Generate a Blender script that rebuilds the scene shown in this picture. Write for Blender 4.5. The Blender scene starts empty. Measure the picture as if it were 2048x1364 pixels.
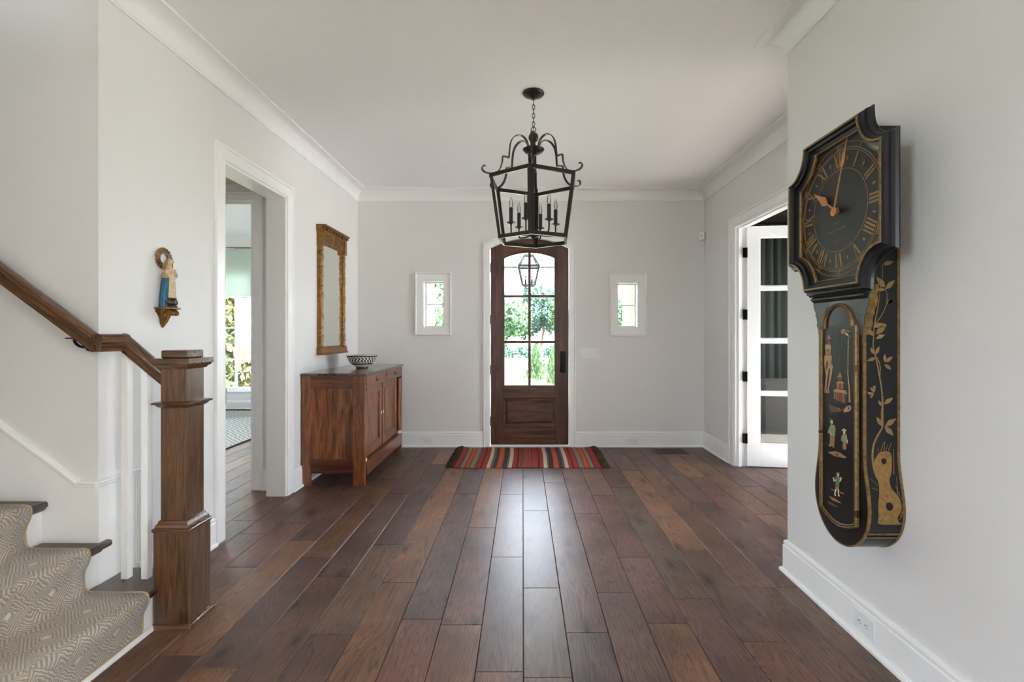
import bpy, bmesh, math, random
from mathutils import Vector, Matrix
from mathutils.geometry import tessellate_polygon
random.seed(7)
PI = math.pi
scene = bpy.context.scene
COL = scene.collection

# ---------------------------------------------------------------- camera
F = 957.0                       # focal length in pixels of the 2048 px wide frame
cam_d = bpy.data.cameras.new('camera'); cam = bpy.data.objects.new('camera', cam_d); COL.objects.link(cam)
cam_d.sensor_fit = 'HORIZONTAL'; cam_d.sensor_width = 36.0; cam_d.lens = 36.0 * F / 2048
cam_d.shift_x = -21.0 / 2048; cam_d.shift_y = -15.0 / 2048
cam_d.clip_start = 0.05; cam_d.clip_end = 300
CZ = 1.34
cam.location = (0, 0, CZ); cam.rotation_euler = (PI / 2, 0, 0)
scene.camera = cam

# ---------------------------------------------------------------- sky, sun, exposure
world = bpy.data.worlds.new('sky'); scene.world = world; world.use_nodes = True
_bg = world.node_tree.nodes['Background']
_bg.inputs['Color'].default_value = (0.775, 0.88, 1.0, 1); _bg.inputs['Strength'].default_value = 5.0
sun_d = bpy.data.lights.new('sun', 'SUN'); sun = bpy.data.objects.new('sun', sun_d); COL.objects.link(sun)
sun_d.energy = 18.0; sun_d.angle = 0.01; sun_d.color = (1.0, 0.995, 0.985)
sun.rotation_euler = Vector((-0.78, 0.08, -0.62)).to_track_quat('-Z', 'Y').to_euler()
def portal(loc, rot, sx, sy):
    d = bpy.data.lights.new('window_daylight', 'AREA'); d.shape = 'RECTANGLE'; d.size = sx; d.size_y = sy
    d.cycles.is_portal = True
    o = bpy.data.objects.new('window_daylight', d); COL.objects.link(o); o.location = loc; o.rotation_euler = rot
portal((0.083, 5.80, 1.5), (-PI/2, 0, 0), 0.66, 1.65)            # front door glass
portal((-1.05, 5.80, 1.69), (-PI/2, 0, 0), 0.26, 0.56)
portal((1.245, 5.80, 1.69), (-PI/2, 0, 0), 0.26, 0.56)
portal((-5.5, 8.62, 1.2), (-PI/2, 0, 0), 1.5, 1.75)              # bedroom windows
portal((-6.72, 5.4, 1.5), (PI/2, 0, -PI/2), 1.3, 1.7)
portal((4.78, 6.78, 1.4), (-PI/2, 0, 0), 0.85, 2.0)
portal((5.48, 3.5, 1.3), (PI/2, 0, PI/2), 1.4, 2.2)              # study window
for py in (-3.3,): portal((6.12, py, 1.55), (PI/2, 0, PI/2), 1.1, 2.5)   # windows of the room behind the camera
portal((-3.32, -2.2, 1.55), (PI/2, 0, -PI/2), 1.1, 2.4)
vs = scene.view_settings
scene.display_settings.display_device = 'sRGB'
vs.view_transform = 'Standard'; vs.look = 'None'; vs.gamma = 1.0; vs.use_curve_mapping = False
vs.exposure = 2.66
cy = scene.cycles
cy.max_bounces = 10; cy.diffuse_bounces = 6; cy.glossy_bounces = 5; cy.transparent_max_bounces = 16; cy.transmission_bounces = 8
cy.sample_clamp_indirect = 6.0; cy.caustics_reflective = True; cy.blur_glossy = 0.6; cy.caustics_refractive = False

# ================================================================= materials
def newmat(name):
    m = bpy.data.materials.new(name); m.use_nodes = True
    return m, m.node_tree, m.node_tree.nodes['Principled BSDF']
def rgb(r, g, b):               # 8-bit sRGB to linear
    f = lambda c: (c/255)/12.92 if c/255 <= 0.04045 else (((c/255)+0.055)/1.055)**2.4
    return (f(r), f(g), f(b), 1)
def nd(nt, t, **kw):
    n = nt.nodes.new(t)
    for k, v in kw.items(): setattr(n, k, v)
    return n
def setin(n, **kw):
    for k, v in kw.items(): n.inputs[k.replace('_', ' ')].default_value = v
def ramp(nt, stops):
    r = nd(nt, 'ShaderNodeValToRGB'); e = r.color_ramp.elements
    while len(e) < len(stops): e.new(0.5)
    for i, (p, c) in enumerate(stops): e[i].position = p; e[i].color = c
    return r
def bump(nt, bs, src, strength, dist=0.002):
    b = nd(nt, 'ShaderNodeBump'); b.inputs['Strength'].default_value = strength; b.inputs['Distance'].default_value = dist
    nt.links.new(src, b.inputs['Height']); nt.links.new(b.outputs['Normal'], bs.inputs['Normal']); return b
def mat_plain(name, col, rough=0.5, metal=0.0, noise=0.0, nscale=40, bmp=0.0, coat=0.0, spec=0.5):
    m, nt, bs = newmat(name)
    bs.inputs['Base Color'].default_value = col; bs.inputs['Roughness'].default_value = rough
    bs.inputs['Metallic'].default_value = metal; bs.inputs['Coat Weight'].default_value = coat
    bs.inputs['Specular IOR Level'].default_value = spec
    if noise or bmp:
        tc = nd(nt, 'ShaderNodeTexCoord'); n = nd(nt, 'ShaderNodeTexNoise'); setin(n, Scale=nscale, Detail=6.0, Roughness=0.6)
        nt.links.new(tc.outputs['Object'], n.inputs['Vector'])
        if noise:
            lo = tuple(c*(1-noise) for c in col[:3])+(1,); hi = tuple(min(1, c*(1+noise)) for c in col[:3])+(1,)
            r = ramp(nt, [(0.3, lo), (0.7, hi)]); nt.links.new(n.outputs['Fac'], r.inputs['Fac']); nt.links.new(r.outputs['Color'], bs.inputs['Base Color'])
        if bmp: bump(nt, bs, n.outputs['Fac'], bmp)
    return m
def mat_wood(name, dark, mid, light, axis='z', rough=0.35, coat=0.0, stretch=14, scale=3.0, bmp=0.15, fine=0.55):
    m, nt, bs = newmat(name)
    tc = nd(nt, 'ShaderNodeTexCoord'); oi = nd(nt, 'ShaderNodeObjectInfo'); mp = nd(nt, 'ShaderNodeMapping')
    s = [scale*stretch]*3; s['xyz'.index(axis)] = scale
    mp.inputs['Scale'].default_value = s
    add = nd(nt, 'ShaderNodeVectorMath', operation='ADD')
    sc = nd(nt, 'ShaderNodeVectorMath', operation='SCALE'); sc.inputs['Scale'].default_value = 40.0
    cmb = nd(nt, 'ShaderNodeCombineXYZ')
    for k in range(3): nt.links.new(oi.outputs['Random'], cmb.inputs[k])
    nt.links.new(cmb.outputs[0], sc.inputs[0]); nt.links.new(tc.outputs['Object'], mp.inputs['Vector'])
    nt.links.new(mp.outputs[0], add.inputs[0]); nt.links.new(sc.outputs[0], add.inputs[1])
    n1 = nd(nt, 'ShaderNodeTexNoise'); setin(n1, Scale=fine, Detail=4.0, Distortion=1.6)
    n2 = nd(nt, 'ShaderNodeTexNoise'); setin(n2, Scale=3.5, Detail=5.0, Roughness=0.7)
    for n in (n1, n2): nt.links.new(add.outputs[0], n.inputs['Vector'])
    r1 = ramp(nt, [(0.28, dark), (0.47, mid), (0.72, light)]); nt.links.new(n1.outputs['Fac'], r1.inputs['Fac'])
    r2 = ramp(nt, [(0.35, (0.45, 0.4, 0.38, 1)), (0.55, (1, 1, 1, 1))]); nt.links.new(n2.outputs['Fac'], r2.inputs['Fac'])
    mx = nd(nt, 'ShaderNodeMix', data_type='RGBA', blend_type='MULTIPLY'); mx.inputs['Factor'].default_value = 0.75
    nt.links.new(r1.outputs['Color'], mx.inputs[6]); nt.links.new(r2.outputs['Color'], mx.inputs[7])
    nt.links.new(mx.outputs[2], bs.inputs['Base Color'])
    bs.inputs['Roughness'].default_value = rough; bs.inputs['Coat Weight'].default_value = coat; bs.inputs['Coat Roughness'].default_value = 0.2
    bump(nt, bs, n2.outputs['Fac'], bmp, 0.001)
    return m
def mat_glass(name, tint=(1, 1, 1, 1), gloss=0.0):
    m, nt, bs = newmat(name); nt.nodes.remove(bs)
    t = nd(nt, 'ShaderNodeBsdfTransparent'); t.inputs['Color'].default_value = tint
    g = nd(nt, 'ShaderNodeBsdfGlossy'); g.inputs['Roughness'].default_value = gloss
    f = nd(nt, 'ShaderNodeFresnel'); f.inputs['IOR'].default_value = 1.5; mx = nd(nt, 'ShaderNodeMixShader')
    nt.links.new(f.outputs[0], mx.inputs[0]); nt.links.new(t.outputs[0], mx.inputs[1]); nt.links.new(g.outputs[0], mx.inputs[2])
    nt.links.new(mx.outputs[0], nt.nodes['Material Output'].inputs['Surface'])
    return m
M = {}
M['wall'] = mat_plain('wall_paint', rgb(226, 224, 222), 0.55, nscale=220, bmp=0.03)
M['ceil'] = mat_plain('ceiling_paint', rgb(243, 242, 241), 0.7, nscale=200, bmp=0.03)
M['trim'] = mat_plain('white_trim_paint', rgb(240, 239, 238), 0.28, nscale=60, bmp=0.01)
M['stairwall'] = M['wall']
M['plastic'] = mat_plain('white_plastic', rgb(232, 232, 232), 0.3)
M['slot'] = mat_plain('dark_slot', rgb(30, 28, 28), 0.6)
M['oak'] = mat_wood('dark_oak', rgb(46, 28, 17), rgb(88, 58, 35), rgb(118, 80, 50), 'z', 0.28, 0.4, 20, 3.2, fine=1.0)
M['oak_x'] = mat_wood('dark_oak_rail', rgb(46, 29, 17), rgb(92, 60, 35), rgb(122, 82, 50), 'x', 0.26, 0.5, 20, 3.0, fine=1.0)
M['oak_y'] = mat_wood('dark_oak_tread', rgb(40, 27, 20), rgb(68, 48, 38), rgb(92, 69, 55), 'y', 0.3, 0.3, 16, 3.0)
M['walnut_z'] = mat_wood('walnut_upright', rgb(68, 34, 16), rgb(124, 70, 35), rgb(166, 100, 54), 'z', 0.32, 0.3, 9, 2.2, fine=0.85)
M['walnut_y'] = mat_wood('walnut_cross', rgb(60, 30, 16), rgb(108, 60, 32), rgb(146, 88, 48), 'y', 0.3, 0.3, 10, 2.2)
M['walnut_x'] = mat_wood('walnut_end_cross', rgb(54, 26, 14), rgb(96, 50, 26), rgb(134, 76, 40), 'x', 0.32, 0.3, 10, 2.2)
M['walnut_top'] = mat_wood('walnut_top', rgb(44, 26, 20), rgb(76, 48, 36), rgb(100, 68, 52), 'y', 0.2, 0.7, 10, 2.2)
M['mahog_z'] = mat_wood('mahogany_upright', rgb(40, 20, 14), rgb(76, 42, 28), rgb(104, 64, 44), 'z', 0.35, 0.25, 12, 2.4)
M['mahog_x'] = mat_wood('mahogany_cross', rgb(38, 19, 13), rgb(78, 42, 27), rgb(112, 68, 46), 'x', 0.35, 0.25, 10, 2.4)
M['black'] = mat_plain('black_iron', rgb(16, 15, 16), 0.35, 0.6)
M['bronze'] = mat_plain('oil_rubbed_bronze', rgb(56, 48, 44), 0.32, 0.55, 0.15, 30)
M['bulb'] = mat_glass('bulb_glass', (0.95, 0.95, 0.93, 1), 0.05)
M['candle'] = mat_plain('candle_sleeve', rgb(40, 34, 31), 0.5, 0.2)
M['glass'] = mat_glass('window_glass')
M['gold'] = mat_plain('antique_gold', rgb(128, 100, 56), 0.42, 0.3, 0.45, 60, 0.3)
M['gild'] = mat_plain('gilded_wood', rgb(136, 96, 46), 0.34, 0.55, 0.6, 35, 0.6)
M['lacquer'] = mat_plain('black_lacquer', rgb(13, 13, 14), 0.34, 0, 0.3, 25, 0.05, 0.1, 0.45)
M['ebony'] = mat_plain('ebonised_moulding', rgb(14, 15, 19), 0.34, 0, 0, 1, 0, 0.0, 0.45)
M['copper'] = mat_plain('copper_hand', rgb(200, 140, 92), 0.35, 0.6)
M['brass'] = mat_plain('old_brass', rgb(120, 92, 50), 0.3, 0.9, 0.2, 80)
M['bone'] = mat_plain('bone_escutcheon', rgb(205, 195, 190), 0.35)
M['mirror'] = mat_plain('mirror_silver', (0.86, 0.9, 0.86, 1), 0.02, 1.0)
M['subfloor'] = mat_plain('dark_floor_joint', rgb(22, 13, 9), 0.6)
def mat_floor():
    m, nt, bs = newmat('oak_floorboard')
    tc = nd(nt, 'ShaderNodeTexCoord'); oi = nd(nt, 'ShaderNodeObjectInfo')
    cmb = nd(nt, 'ShaderNodeCombineXYZ'); mul = nd(nt, 'ShaderNodeMath', operation='MULTIPLY'); mul.inputs[1].default_value = 90
    nt.links.new(oi.outputs['Random'], mul.inputs[0]); 
    for k in range(3): nt.links.new(mul.outputs[0], cmb.inputs[k])
    add = nd(nt, 'ShaderNodeVectorMath', operation='ADD'); nt.links.new(tc.outputs['Object'], add.inputs[0]); nt.links.new(cmb.outputs[0], add.inputs[1])
    mp = nd(nt, 'ShaderNodeMapping'); mp.inputs['Scale'].default_value = (8, 0.8, 8); nt.links.new(add.outputs[0], mp.inputs['Vector'])
    n1 = nd(nt, 'ShaderNodeTexNoise'); setin(n1, Scale=1.0, Detail=2.0, Distortion=0.6); nt.links.new(mp.outputs[0], n1.inputs['Vector'])
    # cathedral grain: bands cut out of the slow noise
    ml = nd(nt, 'ShaderNodeMath', operation='MULTIPLY'); ml.inputs[1].default_value = 26; nt.links.new(n1.outputs['Fac'], ml.inputs[0])
    fr = nd(nt, 'ShaderNodeMath', operation='FRACT'); nt.links.new(ml.outputs[0], fr.inputs[0])
    rg = ramp(nt, [(0.0, (0.36, 0.32, 0.30, 1)), (0.2, (0.94, 0.94, 0.94, 1)), (0.8, (1.08, 1.08, 1.08, 1)), (1.0, (0.66, 0.62, 0.6, 1))]); nt.links.new(fr.outputs[0], rg.inputs['Fac'])
    mp2 = nd(nt, 'ShaderNodeMapping'); mp2.inputs['Scale'].default_value = (220, 9, 50); nt.links.new(add.outputs[0], mp2.inputs['Vector'])
    n2 = nd(nt, 'ShaderNodeTexNoise'); setin(n2, Scale=1.0, Detail=3.0, Roughness=0.6); nt.links.new(mp2.outputs[0], n2.inputs['Vector'])
    r2 = ramp(nt, [(0.34, (0.6, 0.56, 0.54, 1)), (0.56, (1.06, 1.06, 1.06, 1))]); nt.links.new(n2.outputs['Fac'], r2.inputs['Fac'])
    n3 = nd(nt, 'ShaderNodeTexNoise'); setin(n3, Scale=3.2, Detail=3.0); nt.links.new(add.outputs[0], n3.inputs['Vector'])
    r3 = ramp(nt, [(0.3, (0.62, 0.6, 0.6, 1)), (0.62, (1.22, 1.2, 1.18, 1))]); nt.links.new(n3.outputs['Fac'], r3.inputs['Fac'])
    mp4 = nd(nt, 'ShaderNodeMapping'); mp4.inputs['Scale'].default_value = (3.0, 1.1, 5); nt.links.new(add.outputs[0], mp4.inputs['Vector'])
    vo = nd(nt, 'ShaderNodeTexVoronoi', voronoi_dimensions='2D'); setin(vo, Scale=1.0, Randomness=1.0); nt.links.new(mp4.outputs[0], vo.inputs['Vector'])
    r4 = ramp(nt, [(0.018, (0.2, 0.17, 0.16, 1)), (0.05, (0.62, 0.58, 0.56, 1)), (0.13, (1, 1, 1, 1))]); nt.links.new(vo.outputs['Distance'], r4.inputs['Fac'])
    prev = oi.outputs['Color']
    for src, fac in ((rg, 0.8), (r2, 0.85), (r3, 0.85), (r4, 0.9)):
        mx = nd(nt, 'ShaderNodeMix', data_type='RGBA', blend_type='MULTIPLY'); mx.inputs['Factor'].default_value = fac
        nt.links.new(prev, mx.inputs[6]); nt.links.new(src.outputs['Color'], mx.inputs[7]); prev = mx.outputs[2]
    nt.links.new(prev, bs.inputs['Base Color'])
    bs.inputs['Roughness'].default_value = 0.3
    ml2 = nd(nt, 'ShaderNodeMath', operation='MULTIPLY_ADD'); ml2.inputs[1].default_value = 0.14; ml2.inputs[2].default_value = 0.33
    nt.links.new(n2.outputs['Fac'], ml2.inputs[0]); nt.links.new(ml2.outputs[0], bs.inputs['Roughness'])
    bs.inputs['Specular IOR Level'].default_value = 0.38
    bump(nt, bs, n2.outputs['Fac'], 0.3, 0.0012)
    return m
M['floor'] = mat_floor()
def mat_attr(name, rough=0.8, noise=0.25, nscale=250, bmp=0.4, metal=0.0):
    m, nt, bs = newmat(name)
    at_ = nd(nt, 'ShaderNodeAttribute'); at_.attribute_name = 'col'
    tc = nd(nt, 'ShaderNodeTexCoord'); n = nd(nt, 'ShaderNodeTexNoise'); setin(n, Scale=nscale, Detail=3.0); nt.links.new(tc.outputs['Object'], n.inputs['Vector'])
    r = ramp(nt, [(0.3, (1-noise,)*3+(1,)), (0.7, (1+noise,)*3+(1,))]); nt.links.new(n.outputs['Fac'], r.inputs['Fac'])
    mx = nd(nt, 'ShaderNodeMix', data_type='RGBA', blend_type='MULTIPLY'); mx.inputs['Factor'].default_value = 1
    nt.links.new(at_.outputs['Color'], mx.inputs[6]); nt.links.new(r.outputs['Color'], mx.inputs[7]); nt.links.new(mx.outputs[2], bs.inputs['Base Color'])
    bs.inputs['Roughness'].default_value = rough; bs.inputs['Metallic'].default_value = metal; bump(nt, bs, n.outputs['Fac'], bmp)
    return m
M['kilim'] = mat_attr('woven_wool', 0.9)
M['print'] = mat_attr('painted_decoration', 0.45, 0.2, 180, 0.1)
M['leaf'] = mat_attr('leaf', 0.7, 0.3, 2.0, 0.0); M['leaf'].node_tree.nodes['Principled BSDF'].inputs['Specular IOR Level'].default_value = 0.06
def mat_runner():
    m, nt, bs = newmat('stair_carpet')
    uv = nd(nt, 'ShaderNodeUVMap'); uv.uv_map = 'UVMap'; sep = nd(nt, 'ShaderNodeSeparateXYZ'); nt.links.new(uv.outputs[0], sep.inputs[0])
    def mth(op, a, b=None, c=None):
        n = nd(nt, 'ShaderNodeMath', operation=op)
        for i, x in enumerate((a, b, c)):
            if x is None: continue
            if isinstance(x, (int, float)): n.inputs[i].default_value = x
            else: nt.links.new(x, n.inputs[i])
        return n.outputs[0]
    nz = nd(nt, 'ShaderNodeTexNoise'); setin(nz, Scale=30.0, Detail=2.0); nt.links.new(uv.outputs[0], nz.inputs['Vector'])
    wob = mth('MULTIPLY', mth('SUBTRACT', nz.outputs['Fac'], 0.5), 0.016)
    u = mth('ADD', sep.outputs[0], wob); v = mth('ADD', sep.outputs[1], wob)
    a = mth('MULTIPLY', mth('ABSOLUTE', mth('SUBTRACT', mth('FRACT', mth('DIVIDE', u, 0.17)), 0.5)), 2)
    b = mth('MULTIPLY', mth('ABSOLUTE', mth('SUBTRACT', mth('FRACT', mth('DIVIDE', v, 0.21)), 0.5)), 2)
    d = mth('ADD', mth('MULTIPLY', a, 0.8), b)
    d2 = mth('SUBTRACT', b, mth('MULTIPLY', a, 0.9))
    inner = mth('LESS_THAN', d, 0.95)
    l1 = mth('SINE', mth('MULTIPLY', d, 46.0)); l2 = mth('SINE', mth('MULTIPLY', d2, 34.0))
    lines = mth('ADD', mth('MULTIPLY', l1, inner), mth('MULTIPLY', l2, mth('SUBTRACT', 1.0, inner)))
    dash = nd(nt, 'ShaderNodeTexNoise'); setin(dash, Scale=170.0, Detail=1.0); nt.links.new(uv.outputs[0], dash.inputs['Vector'])
    core = mth('LESS_THAN', d, 0.13)
    fac = mth('MAXIMUM', mth('MULTIPLY', mth('GREATER_THAN', lines, 0.15), mth('MULTIPLY_ADD', dash.outputs['Fac'], 1.3, -0.05)), core)
    rib = mth('SINE', mth('MULTIPLY', sep.outputs[1], 1500.0))
    mx = nd(nt, 'ShaderNodeMix', data_type='RGBA'); nt.links.new(fac, mx.inputs[0])
    mx.inputs[6].default_value = rgb(156, 142, 124); mx.inputs[7].default_value = rgb(214, 207, 198)
    nt.links.new(mx.outputs[2], bs.inputs['Base Color']); bs.inputs['Roughness'].default_value = 0.85
    bs.inputs['Sheen Weight'].default_value = 0.3
    bump(nt, bs, mth('MULTIPLY_ADD', rib, 0.25, fac), 0.6, 0.002)
    return m
M['runner'] = mat_runner()
M['binding'] = mat_plain('carpet_binding', rgb(176, 152, 116), 0.85, 0, 0.2, 300, 0.3)

# ================================================================= mesh helpers
class MB:
    def __init__(s): s.v = []; s.f = []; s.c = []; s.cc = None; s.uv = None
    def add(s, vs, fs):
        b = len(s.v); s.v += [tuple(p) for p in vs]
        for f in fs: s.f.append([b+i for i in f]); s.c.append(s.cc)
        return s
    def box(s, x0, x1, y0, y1, z0, z1):
        v = [(x, y, z) for x in (x0, x1) for y in (y0, y1) for z in (z0, z1)]
        return s.add(v, [(0, 1, 3, 2), (4, 6, 7, 5), (0, 4, 5, 1), (2, 3, 7, 6), (0, 2, 6, 4), (1, 5, 7, 3)])
    def prism(s, poly, w0, w1, fm, holes=()):
        loops = [list(poly)] + [list(h) for h in holes]
        flat = [p for l in loops for p in l]; n = len(flat)
        v = [fm(p[0], p[1], w0) for p in flat] + [fm(p[0], p[1], w1) for p in flat]
        if holes: tris = [tuple(t) for t in tessellate_polygon([[Vector((p[0], p[1], 0)) for p in l] for l in loops])]
        else: tris = [tuple(range(n))]
        f = list(tris) + [tuple(i+n for i in reversed(t)) for t in tris]
        o = 0
        for l in loops:
            k = len(l)
            for i in range(k): j = (i+1) % k; f.append((o+i, o+j, o+j+n, o+i+n))
            o += k
        return s.add(v, f)
    def flat(s, poly, w, fm): return s.add([fm(p[0], p[1], w) for p in poly], [tuple(range(len(poly)))])
    def sweep(s, path, prof, fm, closed=False, capped=True, mitre_ends=None):
        n = len(path); k = len(prof); P = [Vector((p[0], p[1])) for p in path]; rows = []
        for i in range(n):
            def dirn(a, b): d = (P[b]-P[a]); return d.normalized()
            if closed: d0 = dirn((i-1) % n, i); d1 = dirn(i, (i+1) % n)
            else:
                d0 = dirn(i-1, i) if i > 0 else None; d1 = dirn(i, i+1) if i < n-1 else None
                if d0 is None: d0 = d1
                if d1 is None: d1 = d0
            n0 = Vector((-d0.y, d0.x)); n1 = Vector((-d1.y, d1.x)); m = (n0+n1)
            m = m / max(1e-6, m.length_squared) * 2 if m.length > 1e-4 else n0
            if m.length > 3: m = m.normalized()*3
            for (a, h) in prof: rows.append(fm(P[i].x+m.x*a, P[i].y+m.y*a, h))
        f = []
        for i in range(n if closed else n-1):
            j = (i+1) % n
            for q in range(k): r = (q+1) % k; f.append((i*k+q, i*k+r, j*k+r, j*k+q))
        if not closed and capped: f += [tuple(range(k)), tuple(range((n-1)*k, n*k))]
        return s.add(rows, f)
    def tube(s, pts, r, n=8, closed=False, flat=None):
        P = [Vector(p) for p in pts]; m = len(P); rr = r if isinstance(r, (list, tuple)) else [r]*m; rows = []
        up = None
        for i in range(m):
            a = P[(i-1) % m] if (closed or i > 0) else P[i]; b = P[(i+1) % m] if (closed or i < m-1) else P[i]
            t = (b-a).normalized()
            if up is None: up = Vector((0, 0, 1)) if abs(t.z) < 0.9 else Vector((1, 0, 0))
            x = t.cross(up).normalized(); y = x.cross(t).normalized(); up = y
            for q in range(n):
                an = 2*PI*q/n; rows.append(P[i] + x*math.cos(an)*rr[i] + y*math.sin(an)*rr[i])
        f = []
        for i in range(m if closed else m-1):
            j = (i+1) % m
            for q in range(n): w = (q+1) % n; f.append((i*n+q, i*n+w, j*n+w, j*n+q))
        if not closed: f += [tuple(range(n)), tuple(range((m-1)*n, m*n))]
        return s.add(rows, f)
    def bar(s, pts, side, w, t):          # flat strap: width w along "side", thickness t
        P = [Vector(p) for p in pts]; m = len(P); S = Vector(side).normalized(); rows = []
        for i in range(m):
            a = P[max(0, i-1)]; b = P[min(m-1, i+1)]; tg = (b-a).normalized(); nn = tg.cross(S).normalized()
            for (q, e) in ((1, 1), (1, -1), (-1, -1), (-1, 1)): rows.append(P[i] + S*(q*w/2) + nn*(e*t/2))
        f = []
        for i in range(m-1):
            for q in range(4): r = (q+1) % 4; f.append((i*4+q, i*4+r, i*4+4+r, i*4+4+q))
        f += [(0, 1, 2, 3), tuple(range((m-1)*4, m*4))]
        return s.add(rows, f)
    def lathe(s, prof, c, n=20, axis='z', wob=None):
        rows = []
        for (r, h) in prof:
            for q in range(n):
                a = 2*PI*q/n; rq = r*(wob(a, h) if wob else 1)
                if axis == 'z': rows.append((c[0]+rq*math.cos(a), c[1]+rq*math.sin(a), c[2]+h))
                elif axis == 'x': rows.append((c[0]+h, c[1]+rq*math.cos(a), c[2]+rq*math.sin(a)))
                else: rows.append((c[0]+rq*math.cos(a), c[1]+h, c[2]+rq*math.sin(a)))
        m = len(prof); f = []
        for i in range(m-1):
            for q in range(n): w = (q+1) % n; f.append((i*n+q, i*n+w, (i+1)*n+w, (i+1)*n+q))
        f += [tuple(range(n)), tuple(range((m-1)*n, m*n))]
        return s.add(rows, f)
    def ball(s, c, r, nu=12, nv=8):
        rx, ry, rz = r if isinstance(r, (tuple, list)) else (r, r, r)
        pr = [(math.sin(PI*i/nv), -math.cos(PI*i/nv)) for i in range(nv+1)]
        pr[0] = (0.02, -1); pr[-1] = (0.02, 1); rows = []
        for (q, h) in pr:
            for k in range(nu): a = 2*PI*k/nu; rows.append((c[0]+rx*q*math.cos(a), c[1]+ry*q*math.sin(a), c[2]+rz*h))
        f = []
        for i in range(nv):
            for q in range(nu): w = (q+1) % nu; f.append((i*nu+q, i*nu+w, (i+1)*nu+w, (i+1)*nu+q))
        f += [tuple(range(nu)), tuple(range(nv*nu, nv*nu+nu))]
        return s.add(rows, f)
def B(*a): return MB().box(*a)
def obj(name, mb, mat, parent=None, smooth=False, bev=0.0, origin=None, recalc=True):
    me = bpy.data.meshes.new(name)
    if parent is not None:
        o3 = Vector(parent.matrix_world.translation) if parent.type == 'EMPTY' else Vector(parent['_o'])
    elif origin is not None: o3 = Vector(origin)
    else:
        xs = [p[0] for p in mb.v]; ys = [p[1] for p in mb.v]; zs = [p[2] for p in mb.v]
        o3 = Vector(((min(xs)+max(xs))/2, (min(ys)+max(ys))/2, min(zs)))
    me.from_pydata([tuple(Vector(p)-o3) for p in mb.v], [], mb.f)
    if any(c is not None for c in mb.c):
        ca = me.attributes.new('col', 'FLOAT_COLOR', 'FACE')
        for i, c in enumerate(mb.c): ca.data[i].color = c if c is not None else (1, 1, 1, 1)
    if mb.uv:
        ul = me.uv_layers.new(name='UVMap')
        for p in me.polygons:
            for li in p.loop_indices: ul.data[li].uv = mb.uv[me.loops[li].vertex_index]
    if recalc:
        bm = bmesh.new(); bm.from_mesh(me); bmesh.ops.recalc_face_normals(bm, faces=bm.faces); bm.to_mesh(me); bm.free()
    if smooth:
        for p in me.polygons: p.use_smooth = True
        me.set_sharp_from_angle(angle=math.radians(38))
    if mat is not None: me.materials.append(mat)
    o = bpy.data.objects.new(name, me); COL.objects.link(o)
    if parent is not None: o.parent = parent
    else: o.location = o3
    o['_o'] = tuple(o3)
    if bev:
        b = o.modifiers.new('bevel', 'BEVEL'); b.width = bev; b.segments = 2; b.limit_method = 'ANGLE'; b.angle_limit = math.radians(40)
    return o
def tag(o, label, cat, group=None, kind=None):
    o['label'] = label; o['category'] = cat
    if group: o['group'] = group
    if kind: o['kind'] = kind
    return o
def thing(name, loc, label, cat, group=None, kind=None):
    o = bpy.data.objects.new(name, None); COL.objects.link(o); o.location = loc; o.empty_display_size = 0.05
    o.matrix_world = Matrix.Translation(Vector(loc))
    return tag(o, label, cat, group, kind)
def struct(name, mb, mat, label, cat, **kw):
    o = obj(name, mb, mat, **kw); return tag(o, label, cat, kind='structure')
XY = lambda u, v, h: (u, v, h)            # plan, height
def XZ(y): return lambda u, v, h: (u, y-h, v)     # on a wall facing -Y, h out of the wall
def rect(a, b, c, d): return [(a, c), (b, c), (b, d), (a, d)]
def arc(cx, cz, r, a0, a1, n): return [(cx+r*math.cos(math.radians(a0+(a1-a0)*i/n)), cz+r*math.sin(math.radians(a0+(a1-a0)*i/n))) for i in range(n+1)]
def chaikin(p, it=2):
    for _ in range(it):
        q = [p[0]]
        for a, b in zip(p, p[1:]):
            q.append(tuple(0.75*x+0.25*y for x, y in zip(a, b))); q.append(tuple(0.25*x+0.75*y for x, y in zip(a, b)))
        q.append(p[-1]); p = q
    return p
def dup(root, loc, rotz=None, label=None):
    def cp(o, par):
        c = o.copy(); COL.objects.link(c); c.parent = par
        for ch in list(o.children): cp(ch, c)
        return c
    r = cp(root, None); r.location = loc
    if rotz is not None: r.rotation_euler = (0, 0, rotz)
    if label: r['label'] = label
    return r

# ================================================================= room measurements (metres)
LX, RX, BY, NX, NY = -1.95, 2.147, 5.66, 1.49, 2.69     # left wall, right wall, back wall, near right wall, its end
CH = 3.035                                               # ceiling height
SY = 2.200                                               # stair wall
DX, DH = 0.083, 0.464                                    # front door centre and half width
LO0, LO1, OZ = 3.12, 3.95, 2.47                         # cased opening in the left wall
RO0, RO1, RZ = 3.10, 4.85, 2.425                         # french door opening in the right wall

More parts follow.
